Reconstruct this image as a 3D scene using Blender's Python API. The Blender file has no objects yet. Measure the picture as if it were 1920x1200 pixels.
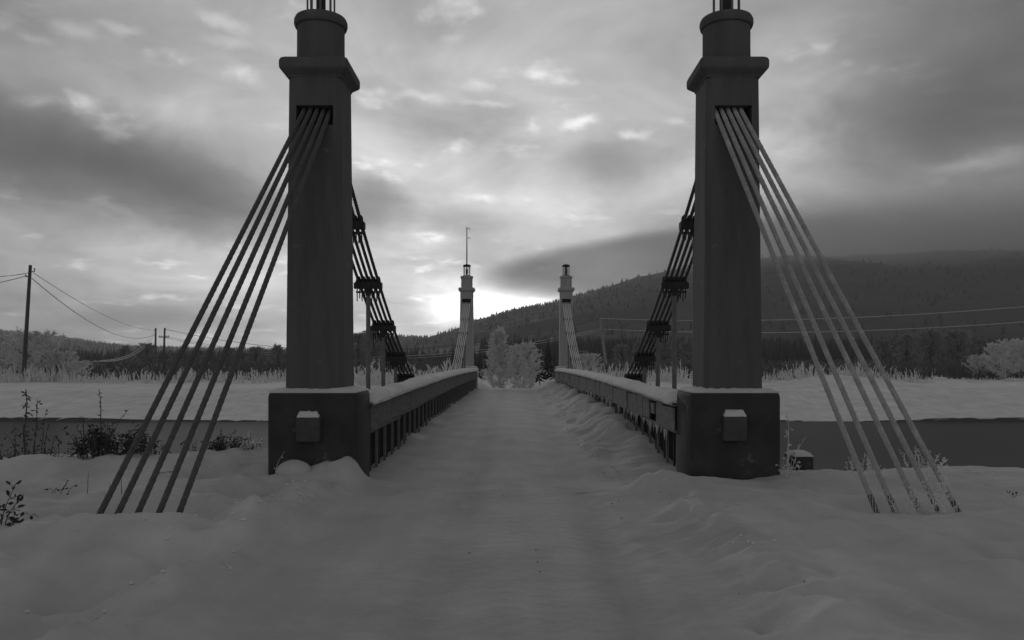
import bpy, math, random
import numpy as np
from mathutils import Vector, Matrix

SC = bpy.context.scene
COL = SC.collection
R = math.radians
random.seed(7)

# ---------------------------------------------------------------- camera
F, CX, CY, CAMZ = 1500.0, 964.0, 674.0, 1.6          # photo pixels (1920x1200), metres
cam = bpy.data.cameras.new('camera')
cam_o = bpy.data.objects.new('camera', cam)
COL.objects.link(cam_o)
cam_o.location = (0, 0, CAMZ)
cam_o.rotation_euler = (math.pi / 2, 0, 0)
cam.sensor_width = 36.0
cam.lens = 36.0 * F / 1920.0
cam.shift_x = -(CX - 960) / 1920.0
cam.shift_y = (CY - 600) / 1920.0
cam.clip_start = 0.05
cam.clip_end = 20000
SC.camera = cam_o

def at(px, py, d):
    return Vector(((px - CX) / F * d, d, CAMZ + (CY - py) / F * d))

# ---------------------------------------------------------------- world
SUN_AZ, SUN_EL = -1.5, 4.0
SKY_STRENGTH, SKY_GAMMA = 0.1, 1.0
w = bpy.data.worlds.new('World')
SC.world = w
w.use_nodes = True
wn, wl = w.node_tree.nodes, w.node_tree.links

def nd(tree, kind, **kw):
    n = tree.nodes.new(kind)
    for k, v in kw.items():
        setattr(n, k, v)
    return n

def mth(tree, op, a, b=None, clamp=False):
    n = tree.nodes.new('ShaderNodeMath')
    n.operation = op
    n.use_clamp = clamp
    for i, v in enumerate((a, b)):
        if v is None:
            continue
        if isinstance(v, (int, float)):
            n.inputs[i].default_value = v
        else:
            tree.links.new(v, n.inputs[i])
    return n.outputs[0]

def vmath(tree, op, a, b):
    n = tree.nodes.new('ShaderNodeVectorMath')
    n.operation = op
    for i, v in enumerate((a, b)):
        if v is None:
            continue
        if isinstance(v, (tuple, list)):
            n.inputs[i].default_value = v
        else:
            tree.links.new(v, n.inputs[i])
    return n

# clouds: (photo x, photo y, half width, half height, tilt deg, stops brighter or darker)
BLOBS = [
    (60, 30, 260, 90, 0, -0.4), (90, 285, 480, 135, -9, -2.3), (400, 370, 330, 95, -14, -0.95), (130, 135, 230, 50, 0, -0.4),
    (380, 485, 330, 90, 0, 0.5), (200, 600, 620, 75, 0, -0.85), (60, 450, 200, 60, 0, -0.25),
    (870, 235, 210, 85, 0, -0.85), (1150, 300, 190, 80, 0, -0.8), (690, 385, 100, 95, -35, -1.1), (880, 40, 200, 60, 0, -0.3), (960, 340, 160, 60, 0, -0.25),
    (1255, 488, 405, 64, 6, -2.0, 0.62), (1480, 460, 420, 80, 3, -0.8, 0.2), (1010, 512, 130, 34, 4, -0.5, 0.2),
    (935, 570, 200, 72, 0, 1.4), (800, 410, 240, 50, 0, -0.55),
    (1900, 120, 430, 270, 0, -1.75), (1660, 250, 230, 120, 15, -0.6), (1720, 455, 560, 100, 0, -1.1),
    (1480, 275, 150, 45, 0, 0.4), (1500, 60, 180, 60, 0, 0.1), (1850, 292, 130, 24, 0, 0.9),
    (1085, 226, 55, 17, 8, 0.75), (1196, 244, 48, 14, 6, 0.75), (150, 50, 70, 22, 0, 0.6), (237, 47, 40, 14, 0, 0.5),
    (460, 148, 55, 18, 0, 0.6), (415, 45, 55, 20, -15, 0.5), (420, 88, 65, 18, 0, 0.4), (158, 188, 48, 20, -15, 0.9),
    (60, 175, 60, 12, 0, 0.5), (800, 180, 80, 14, 0, 0.5), (915, 190, 60, 12, -5, 0.5), (890, 150, 40, 16, 0, 0.4),
    (1000, 235, 22, 26, 0, 0.4), (900, 367, 60, 10, -4, 0.4), (70, 70, 40, 12, 0, 0.4),
]
CLOUD_NOISE = 0.62
CLOUD_BIAS = 0.0

def build_world():
    t = w.node_tree
    bg = wn['Background']
    sky = nd(t, 'ShaderNodeTexSky', sky_type='NISHITA', sun_disc=False)
    sky.sun_elevation = R(SUN_EL)
    sky.sun_rotation = R(SUN_AZ)
    sky.dust_density = 1.0
    bw = nd(t, 'ShaderNodeRGBToBW')
    t.links.new(sky.outputs[0], bw.inputs[0])
    lum = mth(t, 'POWER', mth(t, 'MULTIPLY', bw.outputs[0], 0.1), SKY_GAMMA)
    lum = mth(t, 'DIVIDE', lum, mth(t, 'ADD', mth(t, 'MULTIPLY', lum, 1.3), 1.0))   # cloud cover spreads the glow
    tc = nd(t, 'ShaderNodeTexCoord')
    sep = nd(t, 'ShaderNodeSeparateXYZ')
    t.links.new(tc.outputs['Generated'], sep.inputs[0])
    az = mth(t, 'ARCTAN2', sep.outputs[0], sep.outputs[1])
    el = mth(t, 'ARCSINE', sep.outputs[2])
    cmb = nd(t, 'ShaderNodeCombineXYZ')
    t.links.new(az, cmb.inputs[0]); t.links.new(el, cmb.inputs[1])
    # layered cloud noise on a flat deck overhead
    zc = mth(t, 'ADD', mth(t, 'MAXIMUM', sep.outputs[2], 0.0), 0.22)
    px = mth(t, 'DIVIDE', sep.outputs[0], zc)
    py = mth(t, 'DIVIDE', sep.outputs[1], zc)
    deck = nd(t, 'ShaderNodeCombineXYZ')
    t.links.new(px, deck.inputs[0]); t.links.new(py, deck.inputs[1])
    n1 = nd(t, 'ShaderNodeTexNoise'); n1.inputs['Scale'].default_value = 2.0
    n1.inputs['Detail'].default_value = 6; n1.inputs['Roughness'].default_value = 0.6
    n1.inputs['Distortion'].default_value = 0.4
    t.links.new(deck.outputs[0], n1.inputs['Vector'])
    n2 = nd(t, 'ShaderNodeTexNoise'); n2.inputs['Scale'].default_value = 4.6
    n2.inputs['Detail'].default_value = 4; n2.inputs['Roughness'].default_value = 0.55
    t.links.new(deck.outputs[0], n2.inputs['Vector'])
    # small bright breaks
    br = nd(t, 'ShaderNodeMapRange', interpolation_type='SMOOTHSTEP')
    t.links.new(n2.outputs[0], br.inputs[0])
    br.inputs[1].default_value = 0.57; br.inputs[2].default_value = 0.74
    br.inputs[3].default_value = 0.0; br.inputs[4].default_value = 0.75
    tot = mth(t, 'MULTIPLY', mth(t, 'SUBTRACT', n1.outputs[0], 0.5), CLOUD_NOISE * 4)
    tot = mth(t, 'ADD', tot, br.outputs[0])
    tot = mth(t, 'ADD', tot, CLOUD_BIAS)
    # wobble the outlines of the single clouds
    nw = nd(t, 'ShaderNodeTexNoise'); nw.inputs['Scale'].default_value = 9.0
    nw.inputs['Detail'].default_value = 8; nw.inputs['Roughness'].default_value = 0.65
    t.links.new(cmb.outputs[0], nw.inputs['Vector'])
    off = vmath(t, 'SUBTRACT', nw.outputs['Color'], (0.5, 0.5, 0.5))
    off = vmath(t, 'MULTIPLY', off.outputs[0], (0.10, 0.05, 0.0))
    pos = vmath(t, 'ADD', cmb.outputs[0], off.outputs[0]).outputs[0]
    off2 = vmath(t, 'MULTIPLY', off.outputs[0], (0.12, 0.12, 0.0))
    soft = vmath(t, 'ADD', cmb.outputs[0], off2.outputs[0]).outputs[0]
    for (bx, by, sx, sy, rot, amp, *edge) in BLOBS:
        dx, dz = bx - CX, CY - by
        a = math.atan2(dx, F); e = math.atan2(dz, math.hypot(F, dx))
        mp = nd(t, 'ShaderNodeMapping', vector_type='TEXTURE')
        mp.inputs['Location'].default_value = (a, e, 0)
        mp.inputs['Rotation'].default_value = (0, 0, R(rot))
        mp.inputs['Scale'].default_value = (sx / F, sy / F, 1)
        t.links.new(soft if edge else pos, mp.inputs['Vector'])
        ln = vmath(t, 'LENGTH', mp.outputs[0], None)
        mr = nd(t, 'ShaderNodeMapRange', interpolation_type='SMOOTHSTEP')
        t.links.new(ln.outputs['Value'], mr.inputs[0])
        mr.inputs[1].default_value = edge[0] if edge else 0.0; mr.inputs[2].default_value = 1.0
        mr.inputs[3].default_value = amp; mr.inputs[4].default_value = 0.0
        tot = mth(t, 'ADD', tot, mr.outputs[0])
    mul = mth(t, 'POWER', 2.0, tot)
    val = mth(t, 'MULTIPLY', lum, mul)
    val = mth(t, 'MULTIPLY', val, 21.5)
    t.links.new(val, bg.inputs['Color'])
    bg.inputs['Strength'].default_value = SKY_STRENGTH
build_world()

sun = bpy.data.lights.new('sun', 'SUN')
sun.energy = 1.5
sun.angle = R(10)
sun_o = bpy.data.objects.new('sun', sun)
COL.objects.link(sun_o)
_sd = Vector((math.sin(R(SUN_AZ)) * math.cos(R(SUN_EL)), math.cos(R(SUN_AZ)) * math.cos(R(SUN_EL)), math.sin(R(SUN_EL))))
sun_o.rotation_euler = _sd.to_track_quat('Z', 'Y').to_euler()
sun_o.location = _sd * 50

SC.view_settings.view_transform = 'Standard'
SC.view_settings.look = 'None'
SC.view_settings.exposure = 0.0
SC.view_settings.gamma = 1.0
SC.view_settings.use_curve_mapping = False
SC.cycles.volume_bounces = 1
SC.cycles.volume_step_rate = 2.0
SC.cycles.volume_max_steps = 64
SC.cycles.max_bounces = 9
SC.cycles.diffuse_bounces = 8
SC.cycles.use_denoising = True

# ---------------------------------------------------------------- materials (the photograph is black and white: all greys)
MATS = {}

def mat(name, lo, hi, scale=4.0, rough=0.85, bump=0.0, bscale=40.0, detail=5, stretch=(1, 1, 1), spec=0.3, patches=None, coord='Object', trans=0.0):
    """grey surface: base colour wanders between lo and hi; optional patches=(grey, scale, from, to) of frost or dirt"""
    m = bpy.data.materials.new(name)
    m.use_nodes = True
    t = m.node_tree
    b = t.nodes['Principled BSDF']
    b.inputs['Roughness'].default_value = rough
    b.inputs['Specular IOR Level'].default_value = spec
    tc = nd(t, 'ShaderNodeTexCoord')
    mp = nd(t, 'ShaderNodeMapping')
    mp.inputs['Scale'].default_value = stretch
    t.links.new(tc.outputs[coord], mp.inputs[0])
    n = nd(t, 'ShaderNodeTexNoise')
    n.inputs['Scale'].default_value = scale
    n.inputs['Detail'].default_value = detail
    n.inputs['Roughness'].default_value = 0.6
    t.links.new(mp.outputs[0], n.inputs['Vector'])
    mr = nd(t, 'ShaderNodeMapRange')
    t.links.new(n.outputs[0], mr.inputs[0])
    mr.inputs[1].default_value = 0.3; mr.inputs[2].default_value = 0.7
    mr.inputs[3].default_value = lo; mr.inputs[4].default_value = hi
    col = mr.outputs[0]
    if patches:
        g, ps, p0, p1 = patches
        pn = nd(t, 'ShaderNodeTexNoise')
        pn.inputs['Scale'].default_value = ps
        pn.inputs['Detail'].default_value = 6
        pn.inputs['Roughness'].default_value = 0.65
        t.links.new(tc.outputs[coord], pn.inputs['Vector'])
        pr = nd(t, 'ShaderNodeMapRange', interpolation_type='SMOOTHSTEP')
        t.links.new(pn.outputs[0], pr.inputs[0])
        pr.inputs[1].default_value = p0; pr.inputs[2].default_value = p1
        mx = nd(t, 'ShaderNodeMix', data_type='FLOAT')
        t.links.new(pr.outputs[0], mx.inputs[0])
        t.links.new(col, mx.inputs[2])
        mx.inputs[3].default_value = g
        col = mx.outputs[0]
    t.links.new(col, b.inputs['Base Color'])
    if bump > 0:
        bn = nd(t, 'ShaderNodeTexNoise')
        bn.inputs['Scale'].default_value = bscale
        bn.inputs['Detail'].default_value = 6
        t.links.new(tc.outputs[coord], bn.inputs['Vector'])
        bp = nd(t, 'ShaderNodeBump')
        bp.inputs['Strength'].default_value = 1.0
        bp.inputs['Distance'].default_value = bump
        t.links.new(bn.outputs[0], bp.inputs['Height'])
        t.links.new(bp.outputs[0], b.inputs['Normal'])
    if trans > 0:                                   # hoarfrost lets light through
        tl = nd(t, 'ShaderNodeBsdfTranslucent')
        t.links.new(col, tl.inputs['Color'])
        ms = nd(t, 'ShaderNodeMixShader'); ms.inputs[0].default_value = trans
        t.links.new(b.outputs[0], ms.inputs[1]); t.links.new(tl.outputs[0], ms.inputs[2])
        t.links.new(ms.outputs[0], t.nodes['Material Output'].inputs['Surface'])
    MATS[name] = m
    return m

SNOW_LO, SNOW_HI = 0.47, 0.56
mat('snow', SNOW_LO - 0.02, SNOW_HI + 0.02, 1.1, 0.9, 0.010, 8.0, spec=0.2)
mat('snow_cap', 0.66, 0.76, 3, 0.9, 0.01, 22.0, spec=0.2)
mat('tower_paint', 0.095, 0.13, 1.6, 0.85, 0.004, 30, stretch=(3.5, 3.5, 0.45), spec=0.12, patches=(0.19, 4.5, 0.62, 0.76))
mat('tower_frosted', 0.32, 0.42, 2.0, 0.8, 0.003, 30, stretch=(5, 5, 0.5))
mat('plinth_concrete', 0.034, 0.060, 2.2, 0.85, 0.006, 25, patches=(0.16, 2.6, 0.58, 0.76))
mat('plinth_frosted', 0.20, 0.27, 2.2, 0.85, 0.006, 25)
mat('box_metal', 0.055, 0.08, 5, 0.6, 0.001, 60)
mat('cable_steel', 0.10, 0.15, 18, 0.8, 0.0, spec=0.2, patches=(0.17, 9, 0.56, 0.75))
mat('cable_frosted', 0.34, 0.46, 18, 0.9, 0.0, spec=0.1, patches=(0.55, 6, 0.48, 0.7))
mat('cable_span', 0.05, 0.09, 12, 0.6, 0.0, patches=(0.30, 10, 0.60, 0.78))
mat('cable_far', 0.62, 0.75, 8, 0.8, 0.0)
mat('dark_iron', 0.025, 0.045, 10, 0.7, 0.002, 60)
mat('sleeve_iron', 0.05, 0.08, 10, 0.8)
mat('rod_steel', 0.13, 0.19, 6, 0.6, 0.0)
mat('rail_wood', 0.10, 0.17, 3, 0.9, 0.004, 18, stretch=(1, 1, 6), patches=(0.34, 3.0, 0.60, 0.82))
mat('rail_wood_frosted', 0.15, 0.24, 3, 0.9, 0.005, 18, stretch=(1, 1, 6), patches=(0.42, 4.0, 0.55, 0.75))
mat('post_wood', 0.14, 0.22, 4, 0.9, 0.004, 18, patches=(0.40, 5.0, 0.56, 0.75))
mat('baluster_wood', 0.03, 0.06, 4, 0.9, 0.004, 18, patches=(0.25, 6.0, 0.60, 0.75))
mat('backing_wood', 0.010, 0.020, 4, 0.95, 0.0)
mat('deck_timber', 0.05, 0.09, 4, 0.9, 0.0)
mat('pole_wood', 0.06, 0.10, 3, 0.9, 0.0)
mat('pole_frosted', 0.22, 0.30, 3, 0.9, 0.0)
mat('wire', 0.10, 0.14, 3, 0.7, 0.0)
mat('wire_frosted', 0.42, 0.55, 3, 0.9, 0.0)
mat('frost_twig', 0.72, 0.85, 2.0, 0.95, 0.0, trans=0.3)
mat('frost_twig_dim', 0.70, 0.84, 2.0, 0.95, 0.0, trans=0.4)
mat('dim_twig', 0.34, 0.5, 0.4, 0.95, 0.0, trans=0.4)
mat('dry_stem', 0.05, 0.09, 8, 0.95, 0.0, patches=(0.36, 25, 0.54, 0.7))
mat('dry_leaf', 0.03, 0.07, 12, 0.95, 0.0, patches=(0.38, 22, 0.58, 0.72))
mat('spruce_needles', 0.02, 0.045, 1.5, 0.95, 0.0, patches=(0.20, 3, 0.62, 0.8))
mat('far_forest', 0.038, 0.062, 0.006, 0.95, 0.0)
mat('bark', 0.06, 0.10, 6, 0.95, 0.0)

def tracks(t, xsock, tco):
    """wheel tracks polished darker into the packed snow, with the shading of uneven snow painted in as streaks along the road"""
    tot = None
    for c, hw in ((-0.55, 0.24), (0.76, 0.24)):
        a = mth(t, 'DIVIDE', mth(t, 'ABSOLUTE', mth(t, 'SUBTRACT', xsock, c)), hw)
        r = nd(t, 'ShaderNodeMapRange', interpolation_type='SMOOTHSTEP')
        t.links.new(a, r.inputs[0])
        r.inputs[1].default_value = 0.2; r.inputs[2].default_value = 1.3
        r.inputs[3].default_value = 0.91; r.inputs[4].default_value = 1.0
        tot = r.outputs[0] if tot is None else mth(t, 'MULTIPLY', tot, r.outputs[0])
    mp = nd(t, 'ShaderNodeMapping'); mp.inputs['Scale'].default_value = (2.2, 0.35, 1)
    t.links.new(tco.outputs['Object'], mp.inputs[0])
    n = nd(t, 'ShaderNodeTexNoise'); n.inputs['Scale'].default_value = 1.6; n.inputs['Detail'].default_value = 5  # streaky tone: relief shading of the snow put into its colour
    t.links.new(mp.outputs[0], n.inputs['Vector'])
    g = nd(t, 'ShaderNodeMapRange')
    t.links.new(n.outputs[0], g.inputs[0])
    g.inputs[1].default_value = 0.3; g.inputs[2].default_value = 0.7
    g.inputs[3].default_value = 0.92; g.inputs[4].default_value = 1.06
    return mth(t, 'MULTIPLY', tot, g.outputs[0])

def deck_snow_material():
    m = MATS['snow']; t = m.node_tree
    b = t.nodes['Principled BSDF']
    src = b.inputs['Base Color'].links[0].from_socket
    tco = [n for n in t.nodes if n.type == 'TEX_COORD'][0]
    so = nd(t, 'ShaderNodeSeparateXYZ')
    t.links.new(tco.outputs['Object'], so.inputs[0])
    t.links.new(mth(t, 'MULTIPLY', src, tracks(t, so.outputs[0], tco)), b.inputs['Base Color'])
deck_snow_material()

def ground_material():
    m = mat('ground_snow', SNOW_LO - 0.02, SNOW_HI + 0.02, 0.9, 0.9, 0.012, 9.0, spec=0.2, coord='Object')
    t = m.node_tree
    b = t.nodes['Principled BSDF']
    src = b.inputs['Base Color'].links[0].from_socket
    geo = nd(t, 'ShaderNodeNewGeometry')
    sp = nd(t, 'ShaderNodeSeparateXYZ')
    t.links.new(geo.outputs['True Normal'], sp.inputs[0])
    mr = nd(t, 'ShaderNodeMapRange', interpolation_type='SMOOTHSTEP')      # bare earth where the bank is undercut
    t.links.new(sp.outputs[2], mr.inputs[0])
    mr.inputs[1].default_value = 0.45; mr.inputs[2].default_value = 0.75
    mr.inputs[3].default_value = 1.0; mr.inputs[4].default_value = 0.0
    mx = nd(t, 'ShaderNodeMix', data_type='FLOAT')
    tco = [n for n in t.nodes if n.type == 'TEX_COORD'][0]
    so = nd(t, 'ShaderNodeSeparateXYZ')
    t.links.new(tco.outputs['Object'], so.inputs[0])
    rv = mth(t, 'GREATER_THAN', so.outputs[1], 30.0)                       # only on the river's far shore
    t.links.new(mth(t, 'MULTIPLY', mr.outputs[0], rv), mx.inputs[0])
    t.links.new(src, mx.inputs[2])
    mx.inputs[3].default_value = 0.10
    # the far bank carries fresh, untrodden snow; round the road it is packed and grey
    fr = nd(t, 'ShaderNodeMapRange', interpolation_type='SMOOTHSTEP')
    t.links.new(so.outputs[1], fr.inputs[0])
    fr.inputs[1].default_value = 25; fr.inputs[2].default_value = 44
    fr.inputs[3].default_value = 1.0; fr.inputs[4].default_value = 1.36
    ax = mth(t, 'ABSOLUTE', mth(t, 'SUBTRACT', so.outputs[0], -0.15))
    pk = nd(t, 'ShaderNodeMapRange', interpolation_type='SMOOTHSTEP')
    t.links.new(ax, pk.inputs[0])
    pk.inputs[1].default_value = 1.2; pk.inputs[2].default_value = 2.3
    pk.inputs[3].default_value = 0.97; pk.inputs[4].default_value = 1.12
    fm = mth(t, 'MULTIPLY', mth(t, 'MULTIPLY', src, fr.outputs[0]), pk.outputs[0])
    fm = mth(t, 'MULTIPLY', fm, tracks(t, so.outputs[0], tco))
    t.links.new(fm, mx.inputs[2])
    t.links.new(mx.outputs[0], b.inputs['Base Color'])
ground_material()

def water_material():
    # still water with a matt skin of frost smoke and thin ice on it
    m = bpy.data.materials.new('river_water'); MATS['river_water'] = m
    m.use_nodes = True
    t = m.node_tree
    t.nodes.remove(t.nodes['Principled BSDF'])
    df = nd(t, 'ShaderNodeBsdfDiffuse'); df.inputs['Color'].default_value = (0.12, 0.12, 0.12, 1)
    gl = nd(t, 'ShaderNodeBsdfGlossy'); gl.inputs['Color'].default_value = (0.9, 0.9, 0.9, 1); gl.inputs['Roughness'].default_value = 0.13
    mx = nd(t, 'ShaderNodeMixShader'); mx.inputs[0].default_value = 0.11
    t.links.new(df.outputs[0], mx.inputs[1]); t.links.new(gl.outputs[0], mx.inputs[2])
    t.links.new(mx.outputs[0], t.nodes['Material Output'].inputs['Surface'])
    tc = nd(t, 'ShaderNodeTexCoord')
    mp = nd(t, 'ShaderNodeMapping'); mp.inputs['Scale'].default_value = (0.5, 1.6, 1)
    t.links.new(tc.outputs['Object'], mp.inputs[0])
    n = nd(t, 'ShaderNodeTexNoise'); n.inputs['Scale'].default_value = 2.5; n.inputs['Detail'].default_value = 4
    t.links.new(mp.outputs[0], n.inputs['Vector'])
    bp = nd(t, 'ShaderNodeBump'); bp.inputs['Distance'].default_value = 0.012
    t.links.new(n.outputs[0], bp.inputs['Height'])
    t.links.new(bp.outputs[0], gl.inputs['Normal'])
water_material()

# ---------------------------------------------------------------- mesh helpers
class MB:
    def __init__(s):
        s.v, s.f = [], []
    def add(s, verts, faces):
        o = len(s.v)
        s.v.extend([tuple(p) for p in verts])
        s.f.extend([tuple(i + o for i in f) for f in faces])
    def box(s, c, size, rot=None):
        hx, hy, hz = size[0] / 2, size[1] / 2, size[2] / 2
        P = [Vector((x, y, z)) for z in (-hz, hz) for y in (-hy, hy) for x in (-hx, hx)]
        if rot is not None:
            P = [rot @ p for p in P]
        c = Vector(c)
        s.add([p + c for p in P], [(0, 2, 3, 1), (4, 5, 7, 6), (0, 1, 5, 4), (2, 6, 7, 3), (0, 4, 6, 2), (1, 3, 7, 5)])
    def loft(s, rings, caps=True):
        n = len(rings[0]); o = len(s.v)
        for r in rings:
            s.v.extend([tuple(p) for p in r])
        for k in range(len(rings) - 1):
            for i in range(n):
                j = (i + 1) % n
                s.f.append((o + k * n + i, o + k * n + j, o + (k + 1) * n + j, o + (k + 1) * n + i))
        if caps:
            s.f.append(tuple(o + i for i in reversed(range(n))))
            s.f.append(tuple(o + (len(rings) - 1) * n + i for i in range(n)))
    def lathe(s, prof, n=24, c=(0, 0, 0)):
        rings = []
        for r, z in prof:
            rings.append([(c[0] + r * math.cos(2 * math.pi * i / n), c[1] + r * math.sin(2 * math.pi * i / n), c[2] + z) for i in range(n)])
        s.loft(rings)
    def tube(s, pts, rad, n=5, caps=True):
        pts = [Vector(p) for p in pts]
        rings = []
        for i, p in enumerate(pts):
            d = (pts[min(i + 1, len(pts) - 1)] - pts[max(i - 1, 0)])
            if d.length < 1e-9:
                d = Vector((0, 0, 1))
            d.normalize()
            a = d.cross(Vector((0.123, 0.97, 0.21)))
            if a.length < 1e-3:
                a = d.cross(Vector((1, 0, 0)))
            a.normalize(); b = d.cross(a)
            r = rad[i] if isinstance(rad, (list, tuple)) else rad
            rings.append([p + (a * math.cos(2 * math.pi * k / n) + b * math.sin(2 * math.pi * k / n)) * r for k in range(n)])
        s.loft(rings, caps)
    def rope(s, pts, r, lay=0.3, strands=6, per=3, depth=0.16):
        """twisted wire rope along a dense list of points"""
        n = strands * per
        pts = [Vector(p) for p in pts]
        rings = []; L = 0.0
        for i, p in enumerate(pts):
            if i:
                L += (p - pts[i - 1]).length
            d = (pts[min(i + 1, len(pts) - 1)] - pts[max(i - 1, 0)]).normalized()
            a = d.cross(Vector((1, 0, 0))).normalized(); b = d.cross(a)
            tw = 2 * math.pi * L / lay
            ring = []
            for k in range(n):
                th = 2 * math.pi * k / n
                rr = r * (1 - depth + depth * math.sqrt(abs(math.cos(strands * th / 2))) ) if per > 2 else r * (1 if k % 2 == 0 else 1 - depth)
                ring.append(p + (a * math.cos(th + tw) + b * math.sin(th + tw)) * rr)
            rings.append(ring)
        s.loft(rings)
    def mesh(s, name, m, smooth=False):
        me = bpy.data.meshes.new(name)
        me.from_pydata(s.v, [], s.f)
        me.materials.append(MATS[m])
        if smooth:
            me.polygons.foreach_set('use_smooth', [True] * len(me.polygons))
            me.set_sharp_from_angle(angle=R(38))
        me.update()
        return me
    def build(s, name, m, parent=None, smooth=False, loc=None):
        return link(name, s.mesh(name, m, smooth), parent, loc)

def link(name, me, parent=None, loc=None):
    o = bpy.data.objects.new(name, me)
    COL.objects.link(o)
    if parent is not None:
        o.parent = parent
    if loc is not None:
        o.location = loc
    return o

def tag(o, label=None, cat=None, group=None, kind=None):
    if label: o['label'] = label
    if cat: o['category'] = cat
    if group: o['group'] = group
    if kind: o['kind'] = kind
    return o

def empty(name, loc=(0, 0, 0), rz=0.0):
    o = bpy.data.objects.new(name, None)
    COL.objects.link(o)
    o.empty_display_size = 0.2
    o.location = loc
    o.rotation_euler = (0, 0, rz)
    return o

def copy_tree(o, parent=None):
    c = o.copy()
    COL.objects.link(c)
    c.parent = parent
    for ch in o.children:
        copy_tree(ch, c)
    return c

def smoothstep(a, b, x):
    t = np.clip((x - a) / (b - a), 0, 1)
    return t * t * (3 - 2 * t)

_rng = np.random.RandomState(11)
_LAT = _rng.rand(256, 256)
def vnoise(x, y):
    xi = np.floor(x).astype(int); yi = np.floor(y).astype(int)
    fx = x - xi; fy = y - yi
    fx = fx * fx * fx * (fx * (fx * 6 - 15) + 10); fy = fy * fy * fy * (fy * (fy * 6 - 15) + 10)
    g = lambda i, j: _LAT[(xi + i) & 255, (yi + j) & 255]
    return (g(0, 0) * (1 - fx) + g(1, 0) * fx) * (1 - fy) + (g(0, 1) * (1 - fx) + g(1, 1) * fx) * fy - 0.5
def fbm(x, y, octv=4, gain=0.5):
    s = 0; a = 1.0
    for k in range(octv):
        s = s + a * vnoise(x * 2 ** k + 17.3 * k, y * 2 ** k + 5.1 * k); a *= gain
    return s

# ---------------------------------------------------------------- ground
WATER_Z = -1.6
def gpx(px, py, z):                     # where a ground pixel lies, at height z
    d = (CAMZ - z) * F / (py - CY)
    return (px - CX) / F * d, d

# (x, y, rx, ry, amplitude) dents and mounds in the snow by the road
DENTS = []
def dent(px, py, z, rx, ry, amp):
    x, y = gpx(px, py, z)
    k = 1.25 if x < -2.2 and amp < 0 else 1.0
    DENTS.append((x, y, rx * k, ry * k, amp * (1.7 if k > 1 else 1.1)))
dent(285, 962, 0.08, 0.55, 0.28, -0.17); dent(200, 950, 0.1, 0.20, 0.22, -0.10)      # pit the left stays go into
dent(300, 1040, 0.12, 0.42, 0.26, -0.12); dent(190, 1075, 0.1, 0.3, 0.22, -0.07); dent(60, 1095, 0.1, 0.4, 0.2, -0.08)
dent(110, 1150, 0.1, 0.35, 0.22, -0.13); dent(20, 1180, 0.1, 0.3, 0.2, -0.10); dent(30, 1060, 0.15, 0.4, 0.25, 0.08)
dent(505, 975, 0.06, 0.12, 0.16, -0.10); dent(430, 928, 0.1, 0.3, 0.25, -0.07); dent(360, 1015, 0.12, 0.2, 0.2, 0.06)
dent(520, 960, 0.06, 0.14, 0.12, 0.06); dent(430, 1040, 0.05, 0.25, 0.16, -0.05); dent(230, 1100, 0.05, 0.12, 0.1, 0.05)
dent(650, 885, 0.2, 0.28, 0.25, 0.16); dent(735, 905, 0.05, 0.26, 0.2, 0.12); dent(560, 880, 0.25, 0.9, 0.4, 0.05)
dent(1590, 922, 0.1, 0.26, 0.16, -0.11); dent(1495, 915, 0.1, 0.1, 0.08, -0.04); dent(1700, 965, 0.1, 0.8, 0.3, -0.05)
dent(1545, 1075, 0.1, 0.09, 0.16, -0.05); dent(1490, 1080, 0.1, 0.10, 0.12, -0.04); dent(1530, 1130, 0.1, 0.12, 0.08, -0.05)
dent(1790, 1130, 0.1, 0.22, 0.32, -0.08); dent(1860, 1075, 0.1, 0.35, 0.14, 0.06); dent(1900, 1045, 0.1, 0.2, 0.1, -0.05)
dent(1430, 1165, 0.05, 0.05, 0.09, -0.05); dent(1270, 905, 0.1, 0.6, 0.4, 0.06); dent(1350, 905, 0.1, 0.5, 0.2, 0.05)
dent(1560, 900, 0.1, 0.5, 0.25, 0.06); dent(880, 1080, 0.0, 0.2, 0.5, -0.02); dent(1800, 1000, 0.1, 1.0, 0.35, 0.05)

_rp = random.Random(77)
for _i in range(60):                                   # trodden and wind-pitted snow beside the road
    DENTS.append((_rp.uniform(-4.6, -2.15), _rp.uniform(4.9, 9.2), _rp.uniform(.07, .17), _rp.uniform(.07, .15), -_rp.uniform(.025, .07)))
for _i in range(34):
    DENTS.append((_rp.uniform(1.6, 4.8), _rp.uniform(4.9, 9.2), _rp.uniform(.07, .16), _rp.uniform(.07, .15), -_rp.uniform(.015, .045)))

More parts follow.
